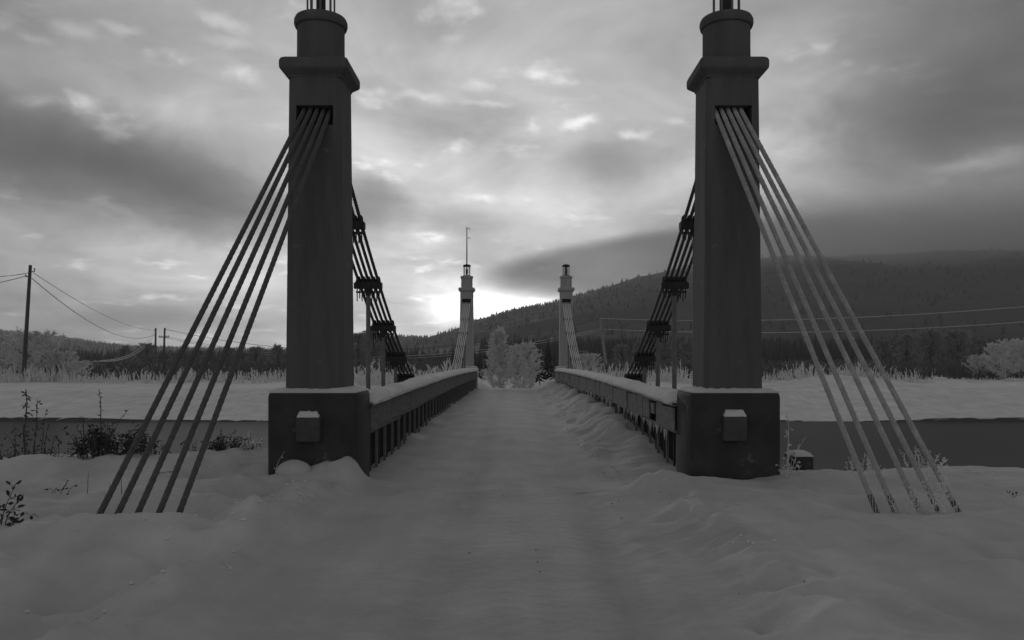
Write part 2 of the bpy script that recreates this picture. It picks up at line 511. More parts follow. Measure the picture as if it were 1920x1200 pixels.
def ground_z(x, y):
    # near bank --------------------------------------------------
    off = np.maximum(smoothstep(-1.75, -2.5, x), smoothstep(1.35, 2.1, x))
    z = 0.12 * off + 0.02 * fbm(x * 0.5, y * 0.5, 3)
    left = smoothstep(-1.9, -2.6, x)
    z = z + left * (0.24 * fbm(x * 0.9 + 3, y * 1.1, 5) + 0.03) + smoothstep(1.5, 2.4, x) * 0.07 * fbm(x * 0.8 + 9, y * 0.8, 4)
    z = z + 0.11 * np.exp(-((x + 2.15 + 0.35 * vnoise(y * 0.9, y * 0)) / 0.26) ** 2) * (1 + vnoise(x * 5, y * 4) * 1.3 + 0.5 * vnoise(x * 12, y * 10))      # ploughed edges
    z = z + 0.10 * np.exp(-((x - 1.75 - 0.25 * vnoise(y * 0.9, y * 0 + 4)) / 0.24) ** 2) * (1 + vnoise(x * 4, y * 4) + 0.5 * vnoise(x * 11, y * 9))
    z = z - 0.042 * (np.exp(-((x + 0.55 + 0.06 * vnoise(y * .6, y * 0 + 2)) / 0.2) ** 2) + np.exp(-((x - 0.78 + 0.06 * vnoise(y * .6, y * 0 + 2)) / 0.2) ** 2))            # wheel tracks
    z = z + 0.010 * np.exp(-((x + 0.83) / 0.07) ** 2) * (1 + 2 * vnoise(x * 3, y * 5)) + 0.010 * np.exp(-((x - 1.06) / 0.07) ** 2) * (1 + 2 * vnoise(x * 3 + 5, y * 5))
    z = z + 0.004 * fbm(x * 6, y * 3, 4) + off * 0.030 * fbm(x * 4.5, y * 4.5, 4) + off * 0.012 * np.abs(vnoise(x * 13, y * 12))
    for (a, b, rx, ry, amp) in DENTS:
        q = ((x - a) / rx) ** 2 + ((y - b) / ry) ** 2
        z = z + amp * np.exp(-q)
    for (a, b, rx, ry, zt) in ((-3.42, 7.42, 0.62, 0.30, 0.04), (3.98, 8.2, 0.7, 0.30, 0.035)):       # round the anchors
        wg = np.clip(1.6 * np.exp(-((x - a) / rx) ** 4 - ((y - b) / ry) ** 4), 0, 1)
        z = z * (1 - wg) + zt * wg
    z = z + 0.03 * np.exp(-((x + 3.45) / 0.8) ** 4 - ((y - 6.85) / 0.16) ** 2)
    # bank edge and fall to the river
    edge = np.where(x < 0, 12.3, 10.75) + 0.5 * vnoise(x * 0.5, y * 0 + 3.3) + 0.15 * vnoise(x * 2.3, y * 0 + 1.3)
    mid = smoothstep(-2.25, -1.9, x) * (1 - smoothstep(2.15, 2.45, x))
    edge = np.where((x >= 2.1) & (x < 3.6), 10.9, edge)
    edge = edge * (1 - mid) + 9.95 * mid
    drop = smoothstep(0, 3.0, y - edge)
    z = z - 3.2 * drop
    z = z - mid * 0.35 * smoothstep(9.9, 10.3, y)
    # far bank ----------------------------------------------------
    ye = 41.4 + 0.5 * vnoise(x * 0.15, y * 0 + 8.1) + 0.25 * vnoise(x * 0.8, y * 0 + 2.1)
    t = y - ye
    step = 0.015 + 0.17 * np.clip(vnoise(x * 0.12 + 5, y * 0 + 0.7) * 2.6 + 0.35, 0, 1)
    far = -3.3 + (1.7 + step) * smoothstep(-0.15, 0.12, t)
    rise = smoothstep(0.1, 13, t) ** 0.75
    far = np.where(t > 0.1, (-1.6 + step) + (1.6 - step - 0.25 + 0.25 * vnoise(x * 0.08, y * 0.06)) * rise + 0.08 * fbm(x * 0.4, y * 0.4, 3) * smoothstep(0, 3, t), far)
    far = far + 0.75 * np.exp(-((x - 23) / 4.5) ** 2 - ((y - 57) / 4) ** 2)
    # embankment of the road on the far side
    emb = (1 - smoothstep(2.6, 5.0, np.abs(x - 0.12))) * smoothstep(40.5, 42.6, y)
    road = -0.055 * np.clip(y - 44.5, 0, 24) + 0.4 * np.exp(-((x + 2.2) / 0.7) ** 2 - ((y - 45) / 1.3) ** 2) + 0.45 * np.exp(-((x - 2.0) / 0.65) ** 2 - ((y - 45) / 1.3) ** 2)
    far = far * (1 - emb) + road * emb
    z = np.where(y > 27, far, z)
    # far plain
    z = z + smoothstep(80, 300, y) * 1.5 * fbm(x * 0.01, y * 0.01, 3)
    return z

def spread(lo, dense0, dense1, hi, step, grow, cap=0.0, cap_to=0.0):
    c = list(np.arange(dense0, dense1 + 1e-6, step))
    s = step; a = dense1
    while a < hi:
        s *= grow
        if cap and a < cap_to: s = min(s, cap)
        a += s; c.append(a)
    s = step; a = dense0; pre = []
    while a > lo:
        s *= grow
        if cap and a > -cap_to: s = min(s, cap)
        a -= s; pre.append(a)
    return np.array(pre[::-1] + c)

def grid_mesh(name, xs, ys, zf, m):
    X, Y = np.meshgrid(xs, ys)
    Z = zf(X, Y)
    nx, ny = len(xs), len(ys)
    V = np.stack([X, Y, Z], -1).reshape(-1, 3)
    i = np.arange(nx * ny).reshape(ny, nx)
    Fc = np.stack([i[:-1, :-1], i[:-1, 1:], i[1:, 1:], i[1:, :-1]], -1).reshape(-1, 4)
    me = bpy.data.meshes.new(name)
    me.vertices.add(len(V)); me.vertices.foreach_set('co', V.ravel())
    me.loops.add(Fc.size); me.loops.foreach_set('vertex_index', Fc.ravel())
    me.polygons.add(len(Fc)); me.polygons.foreach_set('loop_start', np.arange(0, Fc.size, 4))
    me.polygons.foreach_set('use_smooth', np.ones(len(Fc), bool))
    me.materials.append(MATS[m])
    me.update(calc_edges=True); me.validate()
    return me

xs = spread(-4200, -5.6, 6.2, 4200, 0.042, 1.09, 0.35, 38)
ys1 = spread(-400, 4.2, 12.5, 13, 0.04, 1.10)
ys1 = ys1[ys1 < 13]
ys = np.concatenate([ys1, np.arange(13, 40.4, 0.5), np.arange(40.4, 43.4, 0.06), spread(43, 43.5, 50, 4600, 0.18, 1.07)])
ys = np.unique(np.round(ys, 4))
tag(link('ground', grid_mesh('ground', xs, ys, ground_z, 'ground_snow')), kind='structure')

wt = MB()
wt.add([(-4200, 9, WATER_Z), (4200, 9, WATER_Z), (4200, 42.3, WATER_Z), (-4200, 42.3, WATER_Z)], [(0, 1, 2, 3)])
tag(wt.build('river', 'river_water'), kind='structure')

# ---------------------------------------------------------------- hills
def ridge_fn(pts):
    P = np.array(pts, float)
    return lambda px: np.interp(px, P[:, 0], P[:, 1])

def hill_mesh(name, skyline, d0, d1, d2, px0, px1, seed, m, rough):
    sk = ridge_fn(skyline)
    us = (np.linspace(px0, px1, 420) - CX) / F
    ds = np.concatenate([np.linspace(d0, d1, 90), np.linspace(d1, d2, 12)[1:]])
    U, D = np.meshgrid(us, ds)
    PX = U * F + CX
    H = (CY - sk(PX)) / F * d1 + CAMZ
    tt = np.clip((D - d0) / (d1 - d0), 0, 1)
    X = U * D
    sh = 0.35 * tt + 0.65 * tt * tt * (3 - 2 * tt)
    Z = H * sh * (1 + 0.25 * fbm(X * 0.0022 + seed, D * 0.0022, 4) * (1 - tt) * 1.2) + rough * fbm(X * 0.006 + seed, D * 0.006, 4) * tt * (1 - 0.7 * tt)
    back = np.clip((D - d1) / (d2 - d1), 0, 1)
    Z = Z - back * H * 0.6 - 2.5 * (1 - np.clip(tt * 12, 0, 1))
    nx, ny = len(us), len(ds)
    V = np.stack([X, D, Z], -1).reshape(-1, 3)
    i = np.arange(nx * ny).reshape(ny, nx)
    Fc = np.stack([i[:-1, :-1], i[:-1, 1:], i[1:, 1:], i[1:, :-1]], -1).reshape(-1, 4)
    me = bpy.data.meshes.new(name)
    me.vertices.add(len(V)); me.vertices.foreach_set('co', V.ravel())
    me.loops.add(Fc.size); me.loops.foreach_set('vertex_index', Fc.ravel())
    me.polygons.add(len(Fc)); me.polygons.foreach_set('loop_start', np.arange(0, Fc.size, 4))
    me.polygons.foreach_set('use_smooth', np.ones(len(Fc), bool))
    me.materials.append(MATS[m]); me.update(calc_edges=True); me.validate()
    return me, (us, ds, X, D, Z)

mat('hill_forest_floor', 0.030, 0.052, 0.02, 0.95, 0.0, detail=8)
SKY_R = [(-700, 672), (600, 674), (700, 664), (740, 655), (800, 641), (860, 622), (895, 606), (960, 588), (1040, 572), (1100, 553), (1180, 533), (1240, 520),
         (1300, 510), (1400, 500), (1500, 494), (1700, 487), (1920, 480), (2400, 470), (3200, 500)]
SKY_L = [(-900, 585), (-300, 602), (0, 622), (90, 633), (180, 645), (250, 652), (400, 656), (530, 660), (600, 650), (662, 635), (750, 633), (805, 635), (950, 650), (1300, 660)]
me, HR = hill_mesh('mountain', SKY_R, 420, 2400, 3400, 560, 2900, 3.0, 'hill_forest_floor', 40)
tag(link('mountain', me), kind='structure')
me, HL = hill_mesh('low_hill', SKY_L, 700, 3300, 4300, -900, 1300, 8.0, 'hill_forest_floor', 25)
tag(link('low_hill', me), kind='structure')

def cone_forest(name, spots, m):
    """many small far spruces in one mesh: (x, y, z, height, radius)"""
    S = np.array(spots)
    n = 5
    ang = np.arange(n) * 2 * math.pi / n
    V = []; Fc = []
    N = len(S)
    ring = np.stack([np.cos(ang), np.sin(ang)], -1)
    rot = _rng.rand(N) * 6.28
    for (rf, zf) in ((1.0, 0.06), (0.55, 0.45)):
        c, s_ = np.cos(rot)[:, None], np.sin(rot)[:, None]
        rx = (ring[None, :, 0] * c - ring[None, :, 1] * s_) * S[:, 4:5] * rf * (0.75 + 0.5 * _rng.rand(N, n))
        ry = (ring[None, :, 0] * s_ + ring[None, :, 1] * c) * S[:, 4:5] * rf * (0.75 + 0.5 * _rng.rand(N, n))
        V.append(np.stack([S[:, 0:1] + rx, S[:, 1:2] + ry, S[:, 2:3] + S[:, 3:4] * zf + rx * 0], -1))
    tip = np.stack([S[:, 0], S[:, 1], S[:, 2] + S[:, 3]], -1)[:, None, :]
    allv = np.concatenate([V[0], V[1], tip], 1)          # N, 11, 3
    k = 2 * n + 1
    base = (np.arange(N) * k)[:, None]
    faces = []
    for i in range(n):
        j = (i + 1) % n
        faces.append([i, j, n + j]); faces.append([i, n + j, n + i]); faces.append([n + i, n + j, 2 * n])
    faces = (np.array(faces)[None] + base[:, None]).reshape(-1, 3)
    me = bpy.data.meshes.new(name)
    P = allv.reshape(-1, 3)
    me.vertices.add(len(P)); me.vertices.foreach_set('co', P.ravel())
    me.loops.add(faces.size); me.loops.foreach_set('vertex_index', faces.ravel())
    me.polygons.add(len(faces)); me.polygons.foreach_set('loop_start', np.arange(0, faces.size, 3))
    me.materials.append(MATS[m]); me.update(calc_edges=True)
    return me

def scatter_hill(H, n, px_lo, px_hi, ridge_share, hmin, hmax):
    us, ds, X, D, Z = H
    out = []
    for k in range(n):
        px = px_lo + (px_hi - px_lo) * random.random()
        u = (px - CX) / F
        iu = int(np.clip(np.searchsorted(us, u), 1, len(us) - 1))
        r = 89 - int(abs(random.gauss(0, 2.0))) if random.random() < ridge_share else int(89 * math.sqrt(random.random()))
        r = max(2, min(90, r))
        fr = random.random()
        x = u * ds[r]; y = ds[r] + (ds[r] - ds[r - 1]) * (fr - 0.5)
        z = Z[r, iu]
        h = hmin + (hmax - hmin) * random.random() ** 1.5
        out.append((u * y, y, z - 0.5, h, h * (0.16 + 0.1 * random.random())))
    return out
sp = scatter_hill(HR, 5000, 680, 2100, 0.5, 5, 12)
tag(link('mountain_forest', cone_forest('mountain_forest', sp, 'far_forest')), 'dark spruce forest covering the foggy mountain right of the bridge', 'forest', kind='stuff')
sp = scatter_hill(HL, 6000, -100, 900, 0.25, 6, 14)
tag(link('hill_forest', cone_forest('hill_forest', sp, 'far_forest')), 'dark distant forest on the low hills at the left', 'forest', kind='stuff')

# ---------------------------------------------------------------- bridge towers
TL, TR = -2.535, 2.785                 # tower centre lines
D_NEAR, D_FAR = 10.5, 42.9

def rrect(hx, hy, r, n=4):
    pts = []
    for (sx, sy, a0) in ((1, 1, 0), (-1, 1, 90), (-1, -1, 180), (1, -1, 270)):
        for k in range(n + 1):
            a = R(a0 + 90.0 * k / n)
            pts.append((sx * (hx - r) + r * math.cos(a), sy * (hy - r) + r * math.sin(a)))
    return pts

Z_PL, Z_COL = 1.19, 5.20               # top of plinth, underside of collar
Z_S0, Z_S1 = 4.58, 4.83                # cable slot
SLOT_W = 0.235

def bumpy_block(mb, hx, hy, z0, z1, r):
    rings = []
    for z, inset in ((z0, 0), (z0 + (z1 - z0) * 0.5, 0.0), (z1 - 0.06, 0), (z1 - 0.02, 0.012), (z1, 0.04)):
        rings.append([(x, y, z) for x, y in rrect(hx - inset, hy - inset, max(r - inset * 0.3, 0.02))])
    mb.loft(rings)

def half_at(z):
    t = (z - Z_PL) / (Z_COL - Z_PL)
    return 0.372 + (0.338 - 0.372) * t

def snow_slab(mb, hx, hy, z, h, seed, n=14, hole=None, ny=None):
    """thin uneven snow lying on a flat top"""
    rs = random.Random(seed)
    ny = ny or n
    top = {}
    V = []; Fc = []
    for j in range(ny + 1):
        for i in range(n + 1):
            x = -hx + 2 * hx * i / n; y = -hy + 2 * hy * j / ny
            e = min(1 - abs(x) / hx, 1 - abs(y) / hy)
            hh = h * (0.35 + 0.65 * min(1, e * 5)) * (0.75 + 0.5 * rs.random())
            if e < 1e-6:
                hh = h * 0.12 * rs.random()
                x *= 1.0 + 0.02 * (rs.random() - 0.3); y *= 1.0 + 0.02 * (rs.random() - 0.3)
            V.append((x, y, z + hh))
    for j in range(ny):
        for i in range(n):
            a = j * (n + 1) + i
            Fc.append((a, a + 1, a + n + 2, a + n + 1))
    mb.add(V, Fc)
    o = len(mb.v); b = [(-hx, -hy, z - 0.012), (hx, -hy, z - 0.012), (hx, hy, z - 0.012), (-hx, hy, z - 0.012)]
    # skirt
    edge = [i for i in range(n + 1)] + [j * (n + 1) + n for j in range(1, ny + 1)] + [ny * (n + 1) + i for i in range(n - 1, -1, -1)] + [j * (n + 1) for j in range(ny - 1, 0, -1)]
    base = o - len(V)
    low = [(V[k][0] * 0.985, V[k][1] * 0.985, z - 0.012) for k in edge]
    mb.v.extend(low)
    m_ = len(edge)
    for k in range(m_):
        q = (k + 1) % m_
        mb.f.append((base + edge[k], o + k, o + q, base + edge[q]))

def make_tower(x, d, label, frosted, seed):
    t = empty('bridge_tower', (x, d, 0))
    tag(t, label, 'tower', 'towers of the suspension bridge')
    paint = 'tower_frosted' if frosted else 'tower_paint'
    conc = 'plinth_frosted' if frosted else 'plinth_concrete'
    m = MB(); bumpy_block(m, 0.562, 0.47, -1.9, Z_PL, 0.05); m.build('plinth', conc, t, True)
    m = MB(); snow_slab(m, 0.55, 0.455, Z_PL, 0.05, seed); m.build('snow_cover', 'snow_cap', t, True)
    # shaft: solid below and above the cable slot, two cheeks beside it
    m = MB()
    def ring(z, lo=None, hi=None):
        h = half_at(z)
        P = rrect(h, h, 0.06, 1)
        if lo is not None:
            P = [(min(max(px, lo), hi), py) for px, py in P]
        return [(px, py, z) for px, py in P]
    m.loft([ring(Z_PL), ring(2.5), ring(3.6), ring(Z_S0)])
    m.loft([ring(Z_S1), ring(Z_COL + 0.05)])
    m.loft([ring(Z_S0, -1, -SLOT_W), ring(Z_S1, -1, -SLOT_W)])
    m.loft([ring(Z_S0, SLOT_W, 1), ring(Z_S1, SLOT_W, 1)])
    sh = m.build('shaft', paint, t, True)
    m = MB(); m.box((0, 0, (Z_S0 + Z_S1) / 2 - 0.01), (SLOT_W * 2 - 0.004, 0.30, Z_S1 - Z_S0 - 0.03))
    m.build('cable_saddle', 'dark_iron', sh)
    # collar: square moulding with a chamfered underside and rounded edge
    m = MB()
    prof = [(0.345, Z_COL - 0.01), (0.35, Z_COL + 0.01), (0.425, Z_COL + 0.075), (0.434, Z_COL + 0.09), (0.437, Z_COL + 0.14), (0.434, Z_COL + 0.185), (0.422, Z_COL + 0.21), (0.40, Z_COL + 0.225)]
    m.loft([[(px, py, z) for px, py in rrect(h, h, 0.04)] for h, z in prof]); m.build('collar', paint, t)
    zt = Z_COL + 0.225
    m = MB(); m.lathe([(0.318, 0), (0.308, 0.08), (0.305, 0.30), (0.305, 0.52)], 32, (0, 0, zt - 0.002))
    dr = m.build('drum', paint, t, True)
    zr = zt + 0.50
    m = MB(); m.lathe([(0.306, 0), (0.332, 0.015), (0.345, 0.055), (0.342, 0.10), (0.325, 0.135), (0.26, 0.15), (0.0001, 0.152)], 32, (0, 0, zr)); m.build('rim', paint, dr, True)
    # lantern cage
    zl = zr + 0.15
    la = MB(); la.lathe([(0.205, 0), (0.215, 0.02), (0.205, 0.04), (0.06, 0.05)], 20, (0, 0, zl - 0.01))
    ln = la.build('lantern', 'dark_iron', t, True)
    bar = MB(); bar.tube([(0, 0, 0.03), (0, 0, 0.52)], 0.013, 6); bme = bar.mesh('bar', 'rod_steel', True)
    for k in range(8):
        a = 2 * math.pi * (k + 0.25) / 8
        link('bar', bme, ln, (0.172 * math.cos(a), 0.172 * math.sin(a), zl))
    m = MB(); m.lathe([(0.045, 0), (0.062, 0.1), (0.062, 0.3), (0.035, 0.40), (0.03, 0.50)], 14, (0, 0, zl + 0.03)); m.build('lamp_column', 'dark_iron', ln, True)
    m = MB(); m.lathe([(0.19, 0.50), (0.212, 0.51), (0.212, 0.56), (0.16, 0.60), (0.05, 0.63), (0.0001, 0.632)], 20, (0, 0, zl)); m.build('lantern_cap', 'dark_iron', ln, True)
    return t, zl

tw_ll, ZL = make_tower(TL, D_NEAR, 'near tower left of the road, five stay cables going down to the left', False, 1)
tw_lr, _ = make_tower(TR, D_NEAR, 'near tower right of the road, five stay cables going down to the right', False, 2)
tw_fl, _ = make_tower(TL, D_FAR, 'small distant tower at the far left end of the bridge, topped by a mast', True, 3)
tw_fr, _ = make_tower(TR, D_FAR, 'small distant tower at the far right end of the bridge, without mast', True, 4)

def plinth_box(t, dx, dz, seed):
    m = MB()
    rings = []
    for y, ins in ((0.0, 0), (-0.075, 0), (-0.092, 0.010), (-0.098, 0.028)):
        rings.append([(px, -0.471 + y, pz) for px, pz in rrect(0.150 - ins, 0.162 - ins, 0.03)])
    m.loft(rings)
    b = m.build('junction_box', 'box_metal', t, False, (dx, 0, dz))
    m = MB(); snow_slab(m, 0.135, 0.045, 0.0, 0.06, seed, 8)
    m.build('snow_cover', 'snow_cap', b, True, (0, -0.471 - 0.048, 0.160))
plinth_box(tw_ll, -0.03, 0.73, 31)
plinth_box(tw_lr, -0.035, 0.74, 32)

# flag mast on the far left tower
mp_ = MB(); mp_.tube([(0, 0, 0), (0, 0, 2.0)], [0.035, 0.022], 6)
ms = mp_.build('mast', 'dark_iron', tw_fl, True, (0, 0, ZL + 0.62))
for zz in (1.95, 1.45):
    m = MB(); m.tube([(0.01, 0, 0), (0.10, 0, -0.03), (0.16, 0, -0.08), (0.17, 0, 0.02)], 0.014, 5); m.build('hook', 'dark_iron', ms, True, (0, 0, zz))

# ---------------------------------------------------------------- stay cables
def seg(a, b, n):
    a, b = Vector(a), Vector(b)
    return [a.lerp(b, i / n) for i in range(n + 1)]

ORD_L = ['outermost', 'second outermost', 'middle', 'second innermost', 'innermost']
def stay(px_top, py_top, px_bot, py_bot, d_bot, m_, label, d_top=10.19):
    a = at(px_top, py_top, d_top); b = at(px_bot, py_bot, d_bot)
    dr = (b - a).normalized()
    a2 = a - dr * 0.16 * 0 + Vector((0, 0.10, 0.10))          # bends into the saddle
    b2 = b + dr * 0.35                                         # carries on under the snow
    e = empty('stay_cable', (b.x, b.y, b.z)); tag(e, label, 'cable', 'stay cables of the near towers')
    n = int((b - a).length / 0.014)
    pts = [p - b for p in seg(a2, a, 6)[:-1] + seg(a, b2, n)]
    k = MB(); k.rope(pts, 0.0295, 0.46, 6, 4, 0.40); k.build('wire_rope', m_, e)
    k = MB(); k.tube([-dr * 0.13, dr * 0.3], 0.0282, 12); k.build('sleeve', 'sleeve_iron', e, True)
LT = [(568, 212), (580, 212), (592, 214), (604, 216), (615, 219)]
LB = [(188, 962), (216, 974), (252, 977), (292, 977), (330, 978)]
for i in range(5):
    stay(*LT[i], *LB[i], 7.4, 'cable_steel', '%s of the five twisted stay cables anchored in the snow left of the road' % ORD_L[i])
RT = [(1344, 216), (1356, 214), (1368, 213), (1380, 212), (1392, 212)]
RB = [(1640, 951), (1676, 953), (1724, 958), (1760, 958), (1798, 962)]
for i in range(5):
    stay(*RT[i], *RB[i], 8.2, 'cable_frosted', '%s of the five frosted stay cables anchored in the snow right of the road' % ORD_L[4 - i])

# ---------------------------------------------------------------- suspension cables with clamps and hanger rods
MID = (D_NEAR + D_FAR) / 2
def cable_z(y):
    return 0.051 + 0.01779 * (y - MID) ** 2

kn = MB(); kn.lathe([(0.042, 0), (0.046, 0.03), (0.036, 0.075), (0.016, 0.095)], 8)
bt = MB(); bt.tube([(-0.022, 0, 0), (-0.022, 0, -0.22)], 0.010, 5); bt.tube([(0.022, 0, 0.02), (0.022, 0, -0.17)], 0.010, 5)
bt.box((0, 0, -0.06), (0.075, 0.06, 0.03))
KNOB, BOLT = kn.mesh('u_bolt_saddle', 'dark_iron', True), bt.mesh('bolt', 'dark_iron')
pl = MB(); pl.box((0, 0, 0), (0.48, 0.13, 0.10)); pl.box((0, 0, 0.062), (0.44, 0.10, 0.022)); pl.box((0, 0, -0.08), (0.12, 0.10, 0.06)); pl.box((0, 0, -0.14), (0.085, 0.08, 0.07))
PLATE = pl.mesh('clamp', 'dark_iron')

def suspension(xc, label):
    e = empty('suspension_cable', (xc, D_NEAR, 0)); tag(e, label, 'cable', 'suspension cables of the bridge')
    offs = [-0.17, -0.085, 0, 0.085, 0.17]
    y1 = list(np.arange(10.62, 17.5, 0.02)) + list(np.arange(17.5, 36, 0.12)) + list(np.arange(36, 42.80, 0.06))
    for o in offs:
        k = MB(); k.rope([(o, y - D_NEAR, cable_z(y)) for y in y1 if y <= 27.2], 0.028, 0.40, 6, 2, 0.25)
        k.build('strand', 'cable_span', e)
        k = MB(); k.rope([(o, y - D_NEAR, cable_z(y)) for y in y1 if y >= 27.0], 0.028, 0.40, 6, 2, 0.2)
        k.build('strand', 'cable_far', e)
    for i in range(19):
        y = 12.3 + 1.6 * i
        zc = cable_z(y) - 0.085
        c = link('clamp', PLATE, e, (0, y - D_NEAR, zc))
        for o in (offs if i < 11 else ()):
            link('u_bolt_saddle', KNOB, c, (o, 0, 0.07))
            link('bolt', BOLT, c, (o, 0, -0.05))
        if cable_z(y) > -0.1:
            zb = -0.35
            k = MB(); k.tube([(0, 0, -0.12), (0, 0, zb - zc)], 0.040, 10); k.build('hanger_rod', 'rod_steel', c, True)
suspension(TL, 'bundle of five suspension cables with clamps and hanger rods along the left railing')
suspension(TR, 'bundle of five suspension cables with clamps and hanger rods along the right railing')

# ---------------------------------------------------------------- deck and railings
XL, XR = -1.99, 2.22                  # road-side faces of the railings
def camber(y):
    return 0.10 * np.clip(1 - ((y - MID) / 16.2) ** 2, 0, 1)

def deck_z(x, y):
    hb = 0.10 + 0.28 * smoothstep(11.5, 16.5, y) + 0.05 * vnoise(y * 0.9, y * 0)
    toe = 1.18 + 0.25 * vnoise(y * 0.7, y * 0 + 9.0) + 0.10 * vnoise(y * 2.3, y * 0 + 3)
    bank = hb * smoothstep(0, 1, (x - toe) / (2.15 - toe)) ** 1.1
    bank = bank * smoothstep(9.7, 11.2, y)
    lump = fbm(x * 2.2, y * 1.6, 4)
    z = -0.012 + camber(y) + bank * (1 + 0.35 * lump) + 0.02 * lump * smoothstep(0.9, 1.5, x)
    z = z + 0.09 * np.exp(-((x - toe - 0.15) / 0.16) ** 2) * (0.6 + 1.2 * vnoise(y * 1.7 + 2, x * 2)) * smoothstep(10.5, 12, y)
    z = z + smoothstep(-1.72, -2.05, x) * (0.0 + 0.22 * np.clip(vnoise(y * 1.4 + 4, y * 0) + 0.05, 0, 1) * smoothstep(14, 16, y))
    z = z + 0.018 * fbm(x * 0.7, y * 0.5, 3) + 0.005 * fbm(x * 5, y * 3, 3)
    z = z - 0.028 * (np.exp(-((x + 0.55) / 0.22) ** 2) + np.exp(-((x - 0.72) / 0.22) ** 2))
    return z
dxs = np.linspace(-2.16, 2.40, 92)
dys = np.concatenate([np.arange(9.8, 20, 0.05), np.arange(20, 44.6, 0.14)])
dk = tag(link('bridge_deck', grid_mesh('bridge_deck', dxs, dys, deck_z, 'snow')), kind='structure')
m = MB(); m.box((0.12, 26.6, -0.32), (4.75, 32.2, 0.22)); m.build('slab', 'deck_timber', dk)
m = MB()
m.box((0, 0, 0), (5.9, 0.16, 0.24)); BEAM = m.mesh('cross_beam', 'deck_timber')
for i in range(19):
    link('cross_beam', BEAM, dk, (0.125, 12.3 + 1.6 * i, -0.56))

def snow_roll(mb, y0, y1, w_, h_, zf, seed, step=0.10):
    """long loaf of snow on the handrail"""
    rings = []
    for y in np.arange(y0, y1 + 1e-6, step):
        n1 = float(vnoise(np.array(y * 0.9), np.array(seed * 3.1))); n2 = float(vnoise(np.array(y * 3.7), np.array(seed * 1.7)))
        hh = h_ * (1 + 0.35 * n1 + 0.22 * n2); ww = w_ * (1 + 0.25 * n1 + 0.12 * n2)
        endf = min(1, 0.35 + (y - y0) * 2.5, 0.35 + (y1 - y) * 2.5)
        hh *= endf
        z = float(zf(y))
        cs = [(-0.5, -0.02), (-0.56, 0.22), (-0.50, 0.58), (-0.30, 0.88), (0, 1.0), (0.30, 0.9), (0.50, 0.60), (0.56, 0.24), (0.5, -0.02)]
        rings.append([(cx * ww + 0.02 * float(vnoise(np.array(y * 2.9 + j), np.array(seed * 5.0))), y, z + cz * hh) for j, (cx, cz) in enumerate(cs)])
    mb.loft(rings)

def railing(side, label):
    s = -1 if side == 'L' else 1
    xf = XL if side == 'L' else XR
    e = empty('railing', (xf, 10.95, 0)); tag(e, label, 'railing', 'railings of the bridge')
    y0, y1 = 10.98, 42.35
    rs = random.Random(5 if side == 'L' else 6)
    wood = 'rail_wood' if side == 'L' else 'rail_wood_frosted'
    pm = MB(); pm.box((s * 0.045, 0, 0.39), (0.034, 0.07, 1.00)); POST = pm.mesh('post', 'post_wood')
    bm_ = MB(); bm_.box((s * 0.075, 0, 0.33), (0.022, 0.06, 0.74)); BAL = bm_.mesh('baluster', 'baluster_wood')
    y = y0 + 0.10; k = 0
    while y < y1:
        z = float(camber(y)) - 0.02
        link('post', POST, e, (0, y - 10.95, z - 0.01))
        for q in (0.375,):
            o = link('baluster', BAL, e, (0, y + q * 1.0 - 10.95 + rs.uniform(-.02, .02), z))
            o.rotation_euler = (rs.uniform(-.02, .02), 0, 0)
        y += 0.75; k += 1
    # handrail in lengths, backing boards on the outer side
    y = y0
    while y < y1 - 0.2:
        L = min(3.0, y1 - y)
        m = MB(); m.box((s * 0.08, L / 2 - 0.004, 0), (0.26, L - 0.008, 0.045)); m.build('handrail_board', wood, e, False, (0, y - 10.95, 0.955 + float(camber(y + L / 2))))
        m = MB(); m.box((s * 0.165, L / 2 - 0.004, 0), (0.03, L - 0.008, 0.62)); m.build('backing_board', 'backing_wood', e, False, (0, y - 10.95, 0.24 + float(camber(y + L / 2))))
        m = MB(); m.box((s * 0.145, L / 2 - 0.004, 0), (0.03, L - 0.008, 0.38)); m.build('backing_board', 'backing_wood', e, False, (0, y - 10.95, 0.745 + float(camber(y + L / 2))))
        y += L
    # fascia boards on the road side
    y = y0; i = 0
    while y < y1 - 0.15:
        L = rs.uniform(1.9, 2.3) if side == 'L' else rs.uniform(0.45, 0.95)
        L = min(L, y1 - y)
        zc = 0.765 + float(camber(y + L / 2)) + (rs.uniform(-.006, .006) if side == 'L' else rs.uniform(-.02, .015))
        hgt = 0.325 + (0 if side == 'L' else rs.uniform(-.03, .02))
        out = rs.uniform(0, .016) if side == 'L' else rs.uniform(0, .022)
        gap = 0.035 if side == 'L' else rs.uniform(0.02, 0.05)
        if not (side == 'R' and i == 2):
            m = MB(); m.box((-s * (0.006 + out), L / 2 - gap / 2, 0), (0.024, L - gap, hgt))
            o = m.build('fascia_board', wood, e, False, (0, y - 10.95, zc))
            o.rotation_euler = (rs.uniform(-.004, .004) * (1 if side == 'L' else 3), 0, rs.uniform(-.004, .004))
        else:
            m = MB(); m.box((-s * 0.01, L / 2, 0), (0.024, L * 0.5, 0.17)); m.build('fascia_board', wood, e, False, (0, y - 10.95, 0.83))
        y += L; i += 1
    # ledger under the fascia
    y = y0
    while y < y1 - 0.2:
        L = min(3.0, y1 - y)
        m = MB(); m.box((-s * 0.002, L / 2 - 0.004, 0), (0.03, L - 0.008, 0.04)); m.build('lower_rail', wood, e, False, (0, y - 10.95, 0.585 + float(camber(y + L / 2))))
        y += L
    m = MB(); snow_roll(m, y0 - 10.95, y1 - 10.95, 0.32, 0.165, lambda yy: 0.975 + float(camber(yy + 10.95)), 1.3 if side == 'L' else 2.7)
    m.build('snow_cover', 'snow_cap', e, True, (s * 0.085, 0, 0))
    return e
